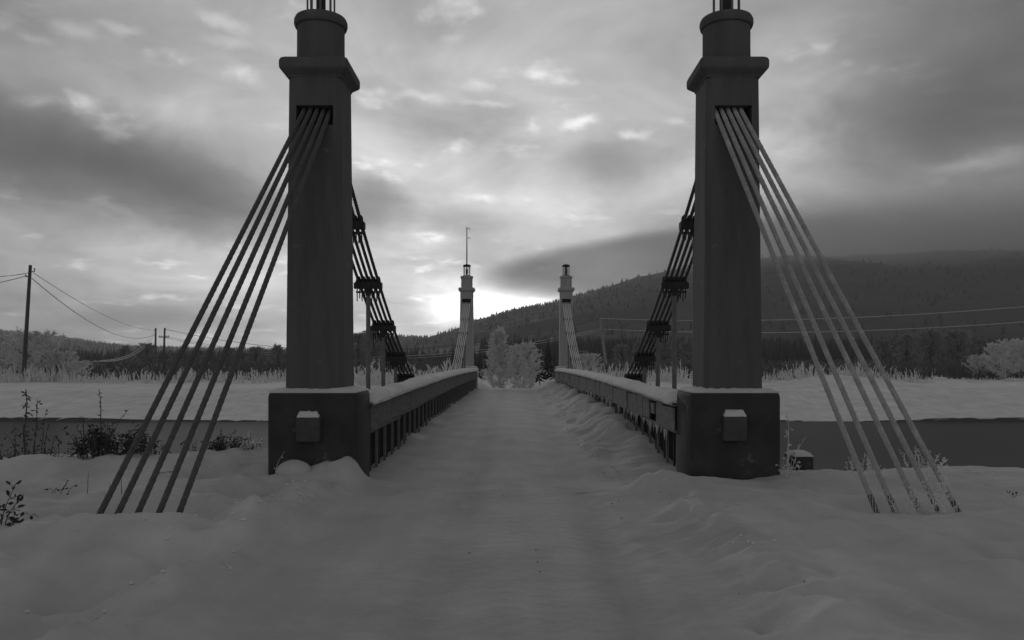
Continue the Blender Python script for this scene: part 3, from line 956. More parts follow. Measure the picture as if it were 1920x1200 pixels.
rail_l = railing('L', 'snow-topped wooden railing with open dark gaps along the left edge of the bridge')
rail_r = railing('R', 'snow-topped railing of frosted uneven boards along the right edge of the bridge')

# frost spikes hanging under the boards of the right railing
ic = MB(); rs = random.Random(9)
for i in range(190):
    y = 11.6 + 30 * rs.random() ** 1.3
    L = rs.uniform(0.04, 0.17); x = XR - 0.015 + rs.uniform(-.015, .02); z = 0.575 + float(camber(y))
    ic.tube([(x, y, z), (x + rs.uniform(-.01, .01), y + rs.uniform(-.015, .015), z - L)], [rs.uniform(.008, .02), 0.003], 5)
o = ic.build('frost_fringe', 'snow_cap', rail_r, False, (-XR, -10.95, 0)); o['kind'] = 'stuff'

# ---------------------------------------------------------------- small things by the towers
def gz(x, y):
    return float(ground_z(np.array([float(x)]), np.array([float(y)]))[0])

m = MB()
rings = []
for z, ins in ((-0.25, 0), (0.16, 0), (0.19, 0.02)):
    rings.append([(px, py, z) for px, py in rrect(0.135 - ins, 0.2 - ins, 0.02)])
m.loft(rings)
cb = m.build('concrete_block', 'plinth_concrete', None, False, (3.93, 11.05, 0.10))
tag(cb, 'small dark concrete block with snow on top beside the near right tower', 'block')
m = MB(); snow_slab(m, 0.13, 0.195, 0.191, 0.04, 77, 8); m.build('snow_cover', 'snow_cap', cb, True)

def lump(name, x, y, z, rx, ry, rz_, seed, label):
    b = MB(); rs_ = random.Random(seed)
    nu, nv = 20, 9
    rings = []
    for j in range(nv):
        a = -0.5 + 2.02 * j / (nv - 1)
        r = math.cos(a); zz = math.sin(a)
        rings.append([(rx * r * math.cos(2 * math.pi * i / nu) * (1 + .06 * math.sin(3 * i * .31 + seed)), ry * r * math.sin(2 * math.pi * i / nu), rz_ * zz * (1 + 0.05 * math.sin(i * .6 + seed))) for i in range(nu)])
    b.loft(rings)
    return tag(b.build(name, 'snow', None, True, (x, y, z)), label, 'snow')
lump('snow_mound', -2.70, 9.83, 0.23, 0.215, 0.16, 0.135, 3, 'rounded lump of snow against the foot of the near left tower')

# ---------------------------------------------------------------- utility poles and wires
def pole(px_t, py_t, px_b, py_b, d, r, m_, label, arm=None, group='utility poles beyond the river'):
    a, b = at(px_t, py_t, d), at(px_b, py_b, d)
    b2 = b + (b - a).normalized() * 1.5
    e = empty('utility_pole', b); tag(e, label, 'pole', group)
    k = MB(); k.tube([b2 - b, (a - b) * 0.5, a - b], [r, r * 0.85, r * 0.7], 9); k.build('shaft', m_, e, True)
    if arm:
        for (py, half, th) in arm:
            c = at(px_t + (px_b - px_t) * (py - py_t) / (py_b - py_t), py, d) - b
            k = MB(); k.box((c.x, c.y - r, c.z), (half * 2, th, th)); ar = k.build('crossarm', m_, e)
            ik = MB(); ik.lathe([(0.05, 0), (0.085, 0.06), (0.06, 0.12), (0.08, 0.18), (0.03, 0.24)], 8); im = ik.mesh('insulator', m_, True)
            for f_ in (-0.9, -0.5, 0.5, 0.9):
                link('insulator', im, ar, (c.x + half * f_, c.y - r, c.z + th / 2))
    return e, a, b
p1, a1, b1 = pole(57, 497, 44, 712, 71, 0.19, 'pole_wood', 'tall dark utility pole standing in the frosted bushes at the far left')
k = MB(); k.tube([(0, 0, 0), (0.25, 0, 0.05), (0.30, 0, 0.25), (0.2, 0, 0.32)], 0.05, 5); k.build('insulator_hook', 'pole_wood', p1, True, (a1 - b1) + Vector((0.1, 0, -0.6)))
k = MB(); k.tube([(0, 0, 0), (-0.3, 0, -0.02), (-0.34, 0, 0.15)], 0.05, 5); k.build('insulator_hook', 'pole_wood', p1, True, (a1 - b1) + Vector((-0.1, 0, -1.0)))
pole(292, 615, 291, 692, 167, 0.24, 'pole_wood', 'plain distant utility pole left of the pole with a crossarm')
pole(309, 615, 306, 692, 160, 0.24, 'pole_wood', 'distant utility pole with a crossarm near its top', arm=[(632, 1.0, 0.2)])
p4, a4, b4 = pole(1125, 595, 1139, 704, 146, 0.30, 'pole_frosted', 'frosted leaning utility pole right of the distant right tower')
k = MB(); c4 = at(1128, 618, 146) - b4
k.box((c4.x - 0.2, c4.y - 0.3, c4.z), (2.4, 0.25, 0.3)); k.tube([c4 + Vector((-1.2, -.3, -.1)), c4 + Vector((0.1, -.3, -1.6))], 0.12, 5); k.tube([c4 + Vector((0.9, -.3, -.1)), c4 + Vector((0.1, -.3, -1.6))], 0.12, 5)
k.build('crossarm', 'pole_frosted', p4)

def wire(p, q, sag, r, m_, label, n=28):
    p, q = Vector(p), Vector(q)
    pts = []
    for i in range(n + 1):
        t = i / n
        v = p.lerp(q, t); v.z -= sag * 4 * t * (1 - t)
        pts.append(v - p)
    k = MB(); k.tube(pts, r, 4)
    o = k.build('power_line', m_, None, True, p)
    return tag(o, label, 'wire', 'overhead power lines')
wire(at(62, 511, 71), at(290, 619, 167), 1.27, 0.030, 'wire', 'upper sagging wire from the tall left pole to the plain distant pole')
wire(at(60, 522, 71), at(290, 627, 167), 2.6, 0.038, 'wire', 'lower deeply sagging wire from the tall left pole to the plain distant pole')
wire(at(52, 512, 71), at(-160, 502, 60), 0.5, 0.030, 'wire', 'upper wire running from the tall left pole out of the picture')
wire(at(50, 517, 71), at(-160, 548, 60), 0.3, 0.034, 'wire', 'lower wire running from the tall left pole out of the picture')
wire(at(290, 627, 167), at(176, 677, 70), 1.6, 0.045, 'wire_frosted', 'pale frosted wire dropping left from the plain distant pole')
wire(at(290, 620, 167), at(188, 676, 72), 1.5, 0.035, 'wire_frosted', 'thinner pale wire dropping left above the frosted wire')
wire(at(176, 677, 70), at(140, 700, 64), 0.05, 0.03, 'wire_frosted', 'short pale end of the wire running into the far left bushes')
wire(at(309, 617, 160), at(1125, 598, 146), 5.0, 0.040, 'wire', 'upper thin wire behind the far towers, ending at the leaning pole')
wire(at(316, 632, 160), at(1126, 616, 146), 4.6, 0.045, 'wire_frosted', 'lower pale wire crossing behind the left far tower to the leaning pole')
wire(at(303, 632, 160), at(1130, 619, 146), 4.9, 0.040, 'wire_frosted', 'lowest pale wire crossing behind the left far tower to the leaning pole')
wire(at(1125, 597, 146), at(2050, 563, 120), 1.4, 0.055, 'wire_frosted', 'upper pale wire from the leaning pole across the dark mountain to the right')
wire(at(1130, 617, 146), at(2050, 593, 120), 1.4, 0.055, 'wire_frosted', 'lower pale wire from the leaning pole across the dark mountain to the right')

# ---------------------------------------------------------------- trees and shrubs
ORD = ['leftmost', 'second', 'third', 'fourth', 'fifth', 'sixth', 'seventh', 'eighth', 'ninth', 'tenth', 'eleventh', 'twelfth', 'thirteenth',
       'fourteenth', 'fifteenth', 'sixteenth', 'seventeenth', 'eighteenth', 'nineteenth', 'twentieth']
def nth(i, what, where):
    return ('leftmost %s %s' % (what, where)) if i == 0 else ('%s %s from the left %s' % (ORD[i], what, where))
def rnd_dir(rs_, base, spread_):
    v = Vector(base) + Vector((rs_.gauss(0, spread_), rs_.gauss(0, spread_), rs_.gauss(0, spread_ * 0.7)))
    return v.normalized()

def make_frost_tree(seed, h, w_, shape, twig_m, twig_r, dens=1.0):
    """trunk and limbs in one part, thousands of short frosted twigs as the crown"""
    rs_ = random.Random(seed)
    t = empty('frosted_tree')
    trunk = MB(); crown = MB()
    ph = rs_.random() * 6
    trunk.tube([(0, 0, -0.6), (0.03 * w_, 0, h * .3), (-0.02 * w_, 0.02 * w_, h * .6), (0, 0, h * .96)], [h * .022, h * .017, h * .010, h * .003], 6)
    nb = int(64 * dens)
    for i in range(nb):
        f = 0.04 + 0.92 * (i + rs_.random()) / nb
        a = i * 2.4 + rs_.random()
        if shape == 'cone':
            prof = (1 - f) ** 0.75 * 1.25 + 0.10
            prof *= min(1, f * 6)
        else:
            prof = math.sqrt(max(0.02, 1 - (2 * f - 0.92) ** 2))
        L = w_ * 0.5 * prof * rs_.uniform(0.72, 1.12)
        up = 0.35 + 0.55 * f + rs_.uniform(-.1, .2)
        d = Vector((math.cos(a), math.sin(a), up)).normalized()
        p0 = Vector((0, 0, h * f * 0.88))
        p1_ = p0 + d * L * 0.6; p2 = p1_ + Vector((d.x, d.y, d.z * 1.3)).normalized() * L * 0.5
        p2.z = min(p2.z, h * 1.02)
        trunk.tube([p0, p1_, p2], [h * .006, h * .004, h * .0015], 4)
        for j in range(int(30 * dens)):
            tt = 0.25 + 0.75 * math.sqrt(rs_.random())
            q = p0.lerp(p1_, tt / .6) if tt < .6 else p1_.lerp(p2, (tt - .6) / .4)
            dd = rnd_dir(rs_, d * 0.6 + Vector((0, 0, 0.3)), 0.75)
            l2 = h * rs_.uniform(.035, .085)
            e2 = q + dd * l2
            crown.tube([q, e2], [twig_r, twig_r * .5], 3, False)
            for k2 in range(3):
                s_ = q.lerp(e2, rs_.uniform(.2, 1))
                crown.tube([s_, s_ + rnd_dir(rs_, dd, 0.7) * l2 * rs_.uniform(.4, .8)], [twig_r * .8, twig_r * .35], 3, False)
    trunk.build('trunk', 'frost_twig_dim' if twig_m != 'dim_twig' else 'bark', t, True)
    crown.build('crown', twig_m, t)
    return t

def make_spruce(seed, h, w_):
    rs_ = random.Random(seed)
    t = empty('spruce_tree')
    k = MB(); k.tube([(0, 0, -0.6), (0, 0, h * .5), (0, 0, h)], [h * .016, h * .009, h * .002], 6); k.build('trunk', 'bark', t, True)
    c = MB(); n = 90
    for i in range(n):
        f = 0.06 + 0.93 * i / n
        a = i * 2.39996 + rs_.uniform(-.3, .3)
        L = w_ * .5 * (1 - f) ** 0.85 * rs_.uniform(.75, 1.15) + .05
        d = Vector((math.cos(a), math.sin(a), 0)); s_ = Vector((-d.y, d.x, 0))
        p = Vector((0, 0, h * f)); drop = L * rs_.uniform(.25, .5)
        mid = p + d * L * .55 - Vector((0, 0, drop * .3)); tip = p + d * L - Vector((0, 0, drop))
        wd = L * .26
        lo = Vector((0, 0, -0.14 * L - .05))
        c.add([p, mid + s_ * wd, tip, mid - s_ * wd, mid + lo], [(0, 1, 2), (0, 2, 3), (0, 4, 1), (1, 4, 2), (2, 4, 3), (3, 4, 0)])
        for q in range(3):
            u = rs_.uniform(.35, .9); b_ = p.lerp(tip, u); sd = s_ * (1 if q % 2 else -1)
            e_ = b_ + (d * .4 + sd * .7).normalized() * L * .35 - Vector((0, 0, L * .12))
            c.add([b_ + d * .08 * L, e_, b_ - d * .08 * L, b_ + lo * .7], [(0, 1, 2), (0, 3, 1), (1, 3, 2)])
    c.build('crown', 'spruce_needles', t)
    return t

def put(o, px, d, scale=1.0, z=None, rz=0.0, sx=None):
    x = (px - CX) / F * d
    o.location = (x, d, gz(x, d) if z is None else z)
    o.rotation_euler = (0, 0, rz)
    o.scale = (scale if sx is None else sx, scale if sx is None else sx, scale)
    return o

# two frosted trees at the end of the road
t1 = make_frost_tree(1, 5.0, 2.35, 'cone', 'frost_twig_dim', 0.020, 1.0)
tag(put(t1, 935, 66, z=-1.2), 'tall pointed frosted tree at the end of the road, between the far towers', 'tree', 'frosted trees beyond the bridge'); t1.scale.z = 1.16
t2 = make_frost_tree(2, 4.2, 3.1, 'round', 'frost_twig_dim', 0.020, 1.0)
tag(put(t2, 981, 63, z=-1.2), 'round bushy frosted tree at the end of the road, right of the pointed one', 'tree', 'frosted trees beyond the bridge')
# frosted trees at the left edge and the right edge
t3 = make_frost_tree(3, 5.6, 6.4, 'round', 'frost_twig', 0.048, 1.0)
tag(put(t3, 66, 74, 0.82, -0.5), 'broad frosted tree around the foot of the tall left utility pole', 'tree', 'frosted trees beyond the bridge')
t4 = copy_tree(t3); put(t4, -15, 76, 0.78, -0.5, 2.0); tag(t4, 'frosted tree cut off by the left edge of the picture', 'tree', 'frosted trees beyond the bridge')
t5 = make_frost_tree(4, 4.2, 6.0, 'round', 'frost_twig_dim', 0.030, 1.0)
tag(put(t5, 118, 74, 0.62, -0.4, 0), 'small frosted tree on the right flank of the far left bushes', 'tree', 'frosted trees beyond the bridge')
t6 = copy_tree(t5); put(t6, 1885, 71, 0.74, None, 1.0); tag(t6, 'pale broad frosted tree at the right edge beyond the river', 'tree', 'frosted trees beyond the bridge')
t7 = copy_tree(t5); put(t7, 1950, 70, 0.78, None, 3.0); tag(t7, 'pale frosted tree cut off by the right edge beyond the river', 'tree', 'frosted trees beyond the bridge')

for px, d, sc, rz, lb in ((1838, 74, 0.5, 2.2, 'small frosted tree left of the pale trees at the right edge'), (1912, 78, 0.86, 4.4, 'tallest pale frosted tree of the group at the right edge'),
                          (150, 70, 0.40, 5.0, 'low frosted bush-like tree where the pale wire comes down at left'), (1100, 78, 0.55, 0.7, 'frosted tree just right of the distant right tower')):
    o = copy_tree(t5); put(o, px, d, sc, None, rz); tag(o, lb, 'tree', 'frosted trees beyond the bridge')

dim = [make_frost_tree(20 + i, 8.0, 6.0, ('round', 'cone', 'round')[i], 'dim_twig', 0.06, 0.9) for i in range(3)]
DIM = [(1655, 172, 0.80, 0), (1700, 165, 0.95, 0), (1745, 178, 1.1, 0), (1795, 170, 1.05, 0), (1840, 160, 0.8, 0),
       (672, 150, 0.9, 1), (700, 158, 1.0, 1), (735, 165, 0.8, 1), (1092, 120, 0.42, 2), (1165, 150, 0.62, 2), (1200, 150, 0.72, 2), (1245, 160, 0.8, 2), (1290, 150, 0.7, 2),
       (235, 150, 0.6, 3), (275, 140, 0.62, 3), (330, 132, 0.42, 3), (375, 125, 0.45, 3), (430, 130, 0.5, 3), (480, 128, 0.52, 3), (520, 140, 0.6, 3), (560, 150, .7, 3)]
DLAB = {0: ('dim bare tree', 'in the hazy row below the mountain'), 1: ('dim bare tree', 'beside the near left tower'),
        2: ('dim bare tree', 'beyond the right railing'), 3: ('dim bare tree', 'on the plain behind the left stays')}
DGRP = {0: 'dim trees at the right', 1: 'dim trees by the left tower', 2: 'dim trees by the right railing', 3: 'dim trees on the left plain'}
cnt = {}
for i, (px, d, s_, lab) in enumerate(DIM):
    o = dim[i] if i < 3 else copy_tree(dim[i % 3])
    put(o, px, d, s_, -0.4, i * 1.7)
    o.name = 'bare_tree'
    q = cnt.get(lab, 0); cnt[lab] = q + 1
    tag(o, nth(q, *DLAB[lab]), 'tree', DGRP[lab])

spr = [make_spruce(40 + i, 7.0, 2.6) for i in range(2)]
SPR = [(1012, 92, 0.62), (1028, 98, 0.75), (1040, 90, 0.55), (900, 95, 0.55), (1000, 105, 0.8), (888, 110, 0.7), (1052, 110, 0.75), (915, 112, .8), (950, 118, .8), (975, 120, .85), (1065, 125, .8), (870, 120, .7), (850, 135, .8)]
SPR.sort()
for i, (px, d, s_) in enumerate(SPR):
    o = spr[i] if i < 2 else copy_tree(spr[i % 2])
    put(o, px, d, s_, -1.0, i * 1.3)
    tag(o, nth(i, 'dark spruce', 'behind the frosted trees at the road end'), 'tree', 'dark spruces beyond the bridge')

def make_shrub(seed, n, h, spread_, r=0.034):
    rs_ = random.Random(seed); k = MB()
    for i in range(n):
        a = rs_.random() * 6.283; rr = spread_ * math.sqrt(rs_.random())
        p = Vector((rr * math.cos(a), rr * math.sin(a), -0.15))
        L = h * rs_.uniform(.45, 1.0) * (1.05 - 0.35 * rr / spread_)
        d = Vector((p.x * .28 + rs_.gauss(0, .10), p.y * .28 + rs_.gauss(0, .10), 1)).normalized()
        q = p + d * L * .55; e_ = q + (d + Vector((rs_.gauss(0, .14), rs_.gauss(0, .14), .1))).normalized() * L * .5
        k.tube([p, q, e_], [r, r * .9, r * .45], 4)
        for j in range(rs_.randint(3, 6)):
            u = rs_.uniform(.3, 1.0); s_ = p.lerp(q, u) if rs_.random() < .5 else q.lerp(e_, u)
            dd = (d + Vector((rs_.gauss(0, .5), rs_.gauss(0, .5), .15))).normalized()
            k.tube([s_, s_ + dd * L * rs_.uniform(.15, .32)], [r * .8, r * .35], 3)
    return k.mesh('frosted_shrub', 'frost_twig')
SHR = [make_shrub(60 + i, 26 + 6 * i, 1.25, 1.0 + .2 * i) for i in range(4)]
rs = random.Random(21)
def shrub_row(px0, px1, n, d0, d1, s0, s1, label, group):
    for i in range(n):
        px = px0 + (px1 - px0) * (i + rs.uniform(.1, .9)) / n
        d = rs.uniform(d0, d1)
        o = link('frosted_shrub', SHR[rs.randint(0, 3)])
        put(o, px, d, rs.uniform(s0, s1), None, rs.random() * 6.28)
        tag(o, nth(i, *label), 'shrub', group)
shrub_row(90, 545, 20, 62, 72, 0.7, 1.25, ('spiky frosted shrub', 'on the far bank behind the left stays'), 'frosted shrubs on the left far bank')
shrub_row(-20, 130, 7, 66, 70, 0.9, 1.4, ('frosted shrub', 'below the big frosted trees at far left'), 'frosted shrubs by the left trees')
shrub_row(668, 860, 11, 56, 68, 0.9, 1.5, ('frosted shrub', 'behind the left railing and hanger rods'), 'frosted shrubs behind the left railing')
shrub_row(1075, 1300, 13, 56, 68, 0.8, 1.35, ('frosted shrub', 'behind the right railing'), 'frosted shrubs behind the right railing')
shrub_row(1440, 1720, 13, 56, 64, 0.6, 1.25, ('frosted shrub', 'on the far bank behind the right stays'), 'frosted shrubs on the right far bank')
shrub_row(1725, 1940, 6, 60, 70, 0.35, 0.6, ('low frosted shrub', 'at the right end of the far bank'), 'low shrubs at the right edge')

# dark forest on the plain before the hills
vf = []
for i in range(5200):
    d = 250 + 420 * random.random()
    px = -150 + 2250 * random.random()
    hh = (3 + 2.6 * random.random()) * d / 300 if px < 900 else (5 + 6 * random.random()) * d / 300
    vf.append(((px - CX) / F * d, d, -1.0, hh, hh * .2))
tag(link('valley_forest', cone_forest('valley_forest', vf, 'far_forest')), 'dark band of distant forest on the plain at the foot of the hills', 'forest', kind='stuff')

mat('thicket_twig', 0.10, 0.24, 0.06, 0.95, 0.0, patches=(0.5, 0.18, 0.54, 0.70), trans=0.3)
def thicket():
    protos = []
    for q in range(4):
        rs_ = random.Random(90 + q); k = MB()
        for i in range(17):
            a = rs_.random() * 6.283; rr = 0.75 * math.sqrt(rs_.random())
            p = Vector((rr * math.cos(a), rr * math.sin(a), -0.2))
            L = rs_.uniform(.55, 1.0) * (1.1 - .45 * rr)
            d = Vector((p.x * .5 + rs_.gauss(0, .15), p.y * .5 + rs_.gauss(0, .15), 1)).normalized()
            e_ = p + d * L
            k.tube([p, e_], [.035, .012], 3, False)
            for j in range(5):
                s_ = p.lerp(e_, rs_.uniform(.35, 1)); dd = (d + Vector((rs_.gauss(0, .6), rs_.gauss(0, .6), 0))).normalized()
                k.tube([s_, s_ + dd * L * rs_.uniform(.15, .35)], [.028, .010], 3, False)
        protos.append((np.array([tuple(v) for v in k.v]), np.array(k.f)))
    Vs, Fs, o = [], [], 0
    for i in range(1500):
        d = 72 + 150 * random.random() ** 1.5
        px = -120 + 2180 * random.random()
        if 880 < px < 1050 and d < 125:
            continue
        h = random.uniform(1.0, 2.3) * (0.5 + 0.5 * d / 100)
        if px > 1600: h *= 1.15
        pv, pf = protos[i % 4]
        c, s_ = math.cos(i * 1.1), math.sin(i * 1.1)
        wd = h * random.uniform(.7, 1.2)
        x0 = (px - CX) / F * d
        Vs.append(np.stack([x0 + (pv[:, 0] * c - pv[:, 1] * s_) * wd, d + (pv[:, 0] * s_ + pv[:, 1] * c) * wd, -0.42 + pv[:, 2] * h], -1))
        Fs.append(pf + o); o += len(pv)
    V = np.concatenate(Vs); Fc = np.concatenate(Fs)
    me = bpy.data.meshes.new('thicket')
    me.vertices.add(len(V)); me.vertices.foreach_set('co', V.ravel())
    me.loops.add(Fc.size); me.loops.foreach_set('vertex_index', Fc.ravel())
    me.polygons.add(len(Fc)); me.polygons.foreach_set('loop_start', np.arange(0, Fc.size, 4))
    me.materials.append(MATS['thicket_twig']); me.update(calc_edges=True)
    return me
tag(link('thicket', thicket()), 'brushy frosted thicket covering the plain behind the shrubs on the far bank', 'thicket', kind='stuff')

# ---------------------------------------------------------------- dry plants in the foreground
def leafblade(k, p, d, L, wd, rs_):
    d = d.normalized(); s_ = d.cross(Vector((rs_.gauss(0, 1), rs_.gauss(0, 1), rs_.gauss(0, 1)))).normalized()
    nrm = d.cross(s_)
    m1 = p + d * L * .35 + nrm * L * .12; m2 = p + d * L * .75 - nrm * L * .05
    e_ = p + d * L - nrm * L * .25
    k.add([p, m1 + s_ * wd, m1 - s_ * wd, m2 + s_ * wd * .8, m2 - s_ * wd * .8, e_, m1 - nrm * wd * .3, m2 - nrm * wd * .3],
          [(0, 1, 6), (0, 6, 2), (1, 3, 7, 6), (6, 7, 4, 2), (3, 5, 7), (7, 5, 4)])

def plant(name, px, py, z, label, stems, cat='plant', group=None, stem_m='dry_stem', leaf_m='dry_leaf', seed=0, d=None):
    """stems: (dx, height, lean x, lean y, n leaves, leaf length, stem radius)"""
    rs_ = random.Random(seed)
    if d is None:
        x, d = gpx(px, py, z)
        if d > 11.9:
            d = 11.9; x = (px - CX) / F * d
    else:
        x = (px - CX) / F * d
    e = empty(name, (x, d, gz(x, d) - 0.03)); tag(e, label, cat, group)
    st = MB(); lf = MB()
    for (dx, h, lx, ly, nl, ll, r) in stems:
        p = Vector((dx, rs_.uniform(-.12, .12), 0)); pts = [p]
        for i in range(1, 6):
            f = i / 5
            pts.append(p + Vector((lx * f * f * h + rs_.gauss(0, .012) * h, ly * f * f * h, h * f)))
        st.tube(pts, [r * (1 - .12 * i) for i in range(6)], 5)
        for j in range(nl):
            f = 0.12 + .88 * (j + rs_.random()) / nl
            i = min(4, int(f * 5)); q = pts[i].lerp(pts[i + 1], f * 5 - i)
            dd = Vector((rs_.gauss(0, 1), rs_.gauss(0, .7), rs_.gauss(.1, .6))).normalized()
            tw = ll * rs_.uniform(.4, 1.4)
            e_ = q + dd * tw
            st.tube([q, e_], [r * .5, r * .3], 3)
            for _ in range(2):
                leafblade(lf, q.lerp(e_, rs_.uniform(.5, 1)), dd + Vector((rs_.gauss(0, .6), rs_.gauss(0, .6), rs_.gauss(-.2, .6))), ll * rs_.uniform(.5, 1.1), ll * .2, rs_)
    st.build('stems', stem_m, e)
    lf.build('leaves', leaf_m, e)
    return e

rs = random.Random(33)
def many(n, wid, h0, h1, nl, ll, r, lean=.25):
    out = []
    for i in range(n):
        dx = rs.uniform(-wid, wid)
        out.append((dx, rs.uniform(h0, h1) * (1 - .4 * abs(dx) / wid), rs.gauss(dx / wid * lean, .15), rs.gauss(0, .15), nl, ll, r))
    return out
plant('dry_weed', 52, 856, 0.06, 'tall dark dry weed stalk with leaf tufts on the left river bank', [(0, 1.10, .04, 0, 26, .055, .017), (.09, .95, .06, 0, 20, .05, .010), (.13, .8, .1, 0, 10, .045, .007), (-.10, .45, -.5, 0, 8, .05, .008)] + many(9, .3, .1, .3, 4, .04, .005), seed=1)
plant('dry_weed', 20, 858, 0.06, 'short dry weed stalks at the left picture edge on the river bank', [(0, .62, -.05, 0, 8, .05, .009), (-.1, .5, -.2, 0, 8, .05, .008), (-.22, .75, -.1, 0, 14, .05, .008)] + many(12, .3, .1, .25, 4, .04, .005), seed=2)
plant('dry_weed', 92, 856, 0.06, 'wispy dry weed with curled leaf halfway between the tall stalk and the bush', [(-.03, .58, .1, 0, 8, .05, .007), (.05, .42, .2, 0, 8, .06, .007), (.12, .36, .05, 0, 5, .05, .006)] + many(12, .3, .08, .25, 4, .04, .005), seed=3)
plant('dry_bush', 200, 852, 0.06, 'dense dry leafy bush with two upright stalks left of the stay cables', [(-.06, 1.02, .0, 0, 16, .035, .012), (.02, .72, .45, 0, 7, .035, .008), (-.30, .62, -.02, 0, 9, .04, .010)] + many(46, .46, .28, .64, 11, .065, .007, .35), 'bush', seed=4)
plant('dry_bush', 262, 845, 0.06, 'low dry bush touching the outermost left stay cable', many(22, .22, .2, .45, 9, .05, .006), 'bush', seed=5)
plant('dry_bush', 425, 866, 0.05, 'low dark dry bush behind the inner left stay cables', many(26, .24, .15, .38, 10, .05, .006), 'bush', seed=6)
plant('dry_bush', 468, 870, 0.05, 'small frosted leafy weed next to the near left tower base', many(20, .16, .12, .3, 10, .045, .005), 'bush', leaf_m='frost_twig_dim', seed=7)
plant('dry_weed', 340, 858, 0.05, 'thin dry weed between the left stay cables', many(8, .3, .1, .28, 6, .04, .005), seed=8)
plant('fallen_plant', 14, 975, 0.12, 'drooping dark leafed plant in the snow at the left edge', [(-.05, .40, .35, 0, 10, .07, .006), (.0, .32, .55, 0, 9, .075, .006), (-.08, .28, .1, 0, 8, .07, .006), (.06, .16, 1.0, 0, 8, .07, .005)], seed=9)
plant('twig', 112, 915, 0.10, 'small leafy twig poking out of the snow left of the stays', [(0, .16, .5, 0, 5, .05, .005), (-.03, .1, -.8, 0, 4, .05, .004), (.06, .12, .7, 0, 4, .05, .004)], 'twig', seed=10)
plant('twig', 166, 928, 0.10, 'thin bare upright twig left of the outermost left stay', [(0, .28, .02, 0, 1, .02, .004)], 'twig', seed=11)
plant('twig', 229, 925, 0.08, 'thin curved dark twig in front of the second left stay', [(0, .34, -.05, 0, 1, .02, .005), (-.10, .20, .05, 0, 2, .03, .004)], 'twig', seed=12)
plant('twig', 296, 898, 0.08, 'dark stick lying in the snow between the left stays', [(0, .05, 5.0, 0, 2, .03, .006), (.05, .03, 6.0, 0, 1, .02, .004)], 'twig', seed=13)
FR = dict(stem_m='frost_twig', leaf_m='frost_twig')
plant('frosted_weed', 1752, 960, 0.06, 'tall feathery frosted weed between the outer right stay cables', [(.02, .62, .02, 0, 60, .035, .006), (.06, .5, .1, 0, 40, .03, .005), (-.05, .42, -.2, 0, 16, .03, .004)] + many(22, .12, .1, .4, 7, .018, .003, .5), seed=14, d=8.0, **FR)
plant('frosted_weed', 1704, 955, 0.06, 'tangled frosted grass around the middle right stay cable', many(34, .16, .12, .42, 7, .018, .0035, .6), seed=15, d=8.1, **FR)
plant('frosted_weed', 1730, 900, 0.06, 'faint frosted weed behind the middle right stay cables', many(22, .16, .2, .5, 12, .022, .004, .3), seed=16, d=9.9, **FR)
plant('frosted_weed', 1622, 897, 0.06, 'low dim frosted weed on the bank left of the second right stay', many(22, .22, .1, .38, 10, .022, .004, .3), seed=17, d=10.2, stem_m='frost_twig_dim', leaf_m='frost_twig_dim')
plant('frosted_weed', 1484, 888, 0.06, 'frosted stalk climbing the outer corner of the near right tower base', [(-.06, .8, -.02, 0, 10, .04, .007), (-.02, .55, .05, 0, 10, .04, .006), (.02, .5, .35, 0, 8, .035, .005)] + many(8, .1, .1, .3, 5, .04, .004), seed=18, d=9.9, stem_m='frost_twig_dim', leaf_m='frost_twig_dim')
plant('frosted_weed', 1840, 899, 0.06, 'tiny frosted grass tuft on the bank at the right', many(9, .09, .04, .12, 3, .03, .003), seed=19, d=10.3, **FR)
plant('twig', 1908, 937, 0.10, 'small dark leafy twig in the snow at the right edge', [(0, .05, 1.2, 0, 5, .05, .004), (.1, .04, 1.0, 0, 4, .04, .004)], 'twig', seed=20)
plant('twig', 520, 862, 0.3, 'thin frosted stalk leaning against the near left tower base', [(0, .32, .35, 0, 2, .03, .004), (.02, .18, .7, 0, 1, .02, .003)], 'twig', seed=21, d=9.85, stem_m='frost_twig_dim', leaf_m='frost_twig_dim')

# crumbs of snow and bits of bark on the road edges
def crumbs(name, m_, spots, seed):
    rs_ = random.Random(seed); k = MB()
    for (x, y, s_, on_deck) in spots:
        z = float(deck_z(np.array([x]), np.array([y]))[0]) if on_deck else gz(x, y)
        P = [Vector(v) for v in ((1, 0, 0), (-1, 0, 0), (0, 1, 0), (0, -1, 0), (0, 0, .8), (0, 0, -.6))]
        P = [Vector((v.x * rs_.uniform(.6, 1.3), v.y * rs_.uniform(.6, 1.3), v.z * rs_.uniform(.6, 1.2))) * s_ + Vector((x, y, z + s_ * .2)) for v in P]
        k.add(P, [(0, 2, 4), (2, 1, 4), (1, 3, 4), (3, 0, 4), (2, 0, 5), (1, 2, 5), (3, 1, 5), (0, 3, 5)])
    return k.build(name, m_, None, True)
sp = []
for i in range(90):
    sp.append((-2.05 - abs(random.gauss(0, .45)), random.uniform(5, 9.5), random.uniform(.008, .030), False))
for i in range(50):
    sp.append((1.55 + abs(random.gauss(0, .4)), random.uniform(5, 9.6), random.uniform(.006, .024), False))
for i in range(45):
    sp.append((random.uniform(1.15, 1.8), random.uniform(10.6, 22), random.uniform(.012, .03), True))
tag(crumbs('snow_crumbs', 'snow_cap', sp, 5), 'loose crumbs of snow along both edges of the road', 'snow', kind='stuff')
sp = []
for px, py in ((942, 926), (1147, 942), (1160, 935), (1250, 922), (1005, 1028), (1008, 1050), (1012, 1068), (1165, 970), (1185, 905), (1128, 896), (880, 1028), (728, 1198), (228, 1103), (322, 1106), (1386, 1115), (1470, 1128), (1508, 1128)):
    x, d = gpx(px, py, 0.02)
    sp.append((x, d, random.uniform(.005, .010), d > 10))
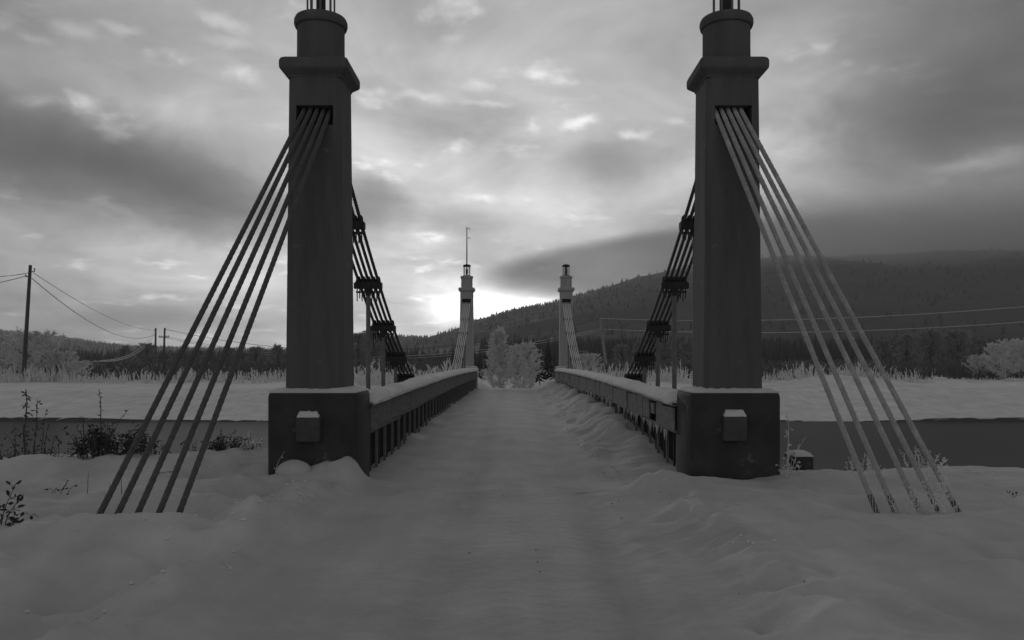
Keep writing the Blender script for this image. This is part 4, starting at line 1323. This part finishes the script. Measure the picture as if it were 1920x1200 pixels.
tag(crumbs('bark_crumbs', 'bark', sp, 6), 'dark specks of bark and leaves scattered on the snowy road', 'debris', kind='stuff')

# ---------------------------------------------------------------- air
HAZE_DENSITY, FOG_DENSITY = 0.00018, 0.0062
def volume_mat(name, dens, col=0.9, aniso=0.0):
    m_ = bpy.data.materials.new(name); MATS[name] = m_
    m_.use_nodes = True
    t = m_.node_tree
    t.nodes.remove(t.nodes['Principled BSDF'])
    v = nd(t, 'ShaderNodeVolumePrincipled')
    v.inputs['Color'].default_value = (col, col, col, 1)
    v.inputs['Density'].default_value = dens
    v.inputs['Anisotropy'].default_value = aniso
    t.links.new(v.outputs[0], t.nodes['Material Output'].inputs['Volume'])
volume_mat('haze_air', HAZE_DENSITY, 0.95)
volume_mat('fog_air', FOG_DENSITY, 0.98)
m = MB(); m.box((0, 2250, 298), (8600, 5300, 604))
tag(m.build('haze', 'haze_air'), kind='stuff')

def fog(px, py, d, ax, ay, az_):
    k = MB(); nu, nv = 32, 16
    rings = []
    for j in range(nv + 1):
        a = -math.pi / 2 + math.pi * j / nv
        r = max(math.cos(a), 0.002)
        rings.append([(r * math.cos(2 * math.pi * i / nu), r * math.sin(2 * math.pi * i / nu), math.sin(a)) for i in range(nu)])
    k.loft(rings)
    m_ = MATS['fog_air']; t = m_.node_tree                       # thins out towards its edge
    tc = nd(t, 'ShaderNodeTexCoord')
    ln = vmath(t, 'LENGTH', tc.outputs['Object'], None)
    mr = nd(t, 'ShaderNodeMapRange', interpolation_type='SMOOTHSTEP')
    t.links.new(ln.outputs['Value'], mr.inputs[0])
    mr.inputs[1].default_value = 0.0; mr.inputs[2].default_value = 1.0
    mr.inputs[3].default_value = FOG_DENSITY; mr.inputs[4].default_value = 0.0
    v = [n for n in t.nodes if n.type == 'PRINCIPLED_VOLUME'][0]
    t.links.new(mr.outputs[0], v.inputs['Density'])
    o = k.build('fog_bank', 'fog_air', None, True, at(px, py, d))
    o.scale = (ax, ay, az_)
    return o
tag(fog(2000, 447, 1750, 1250, 620, 145), 'low grey fog bank lying over the mountain right of the near right tower', 'fog', kind='stuff')
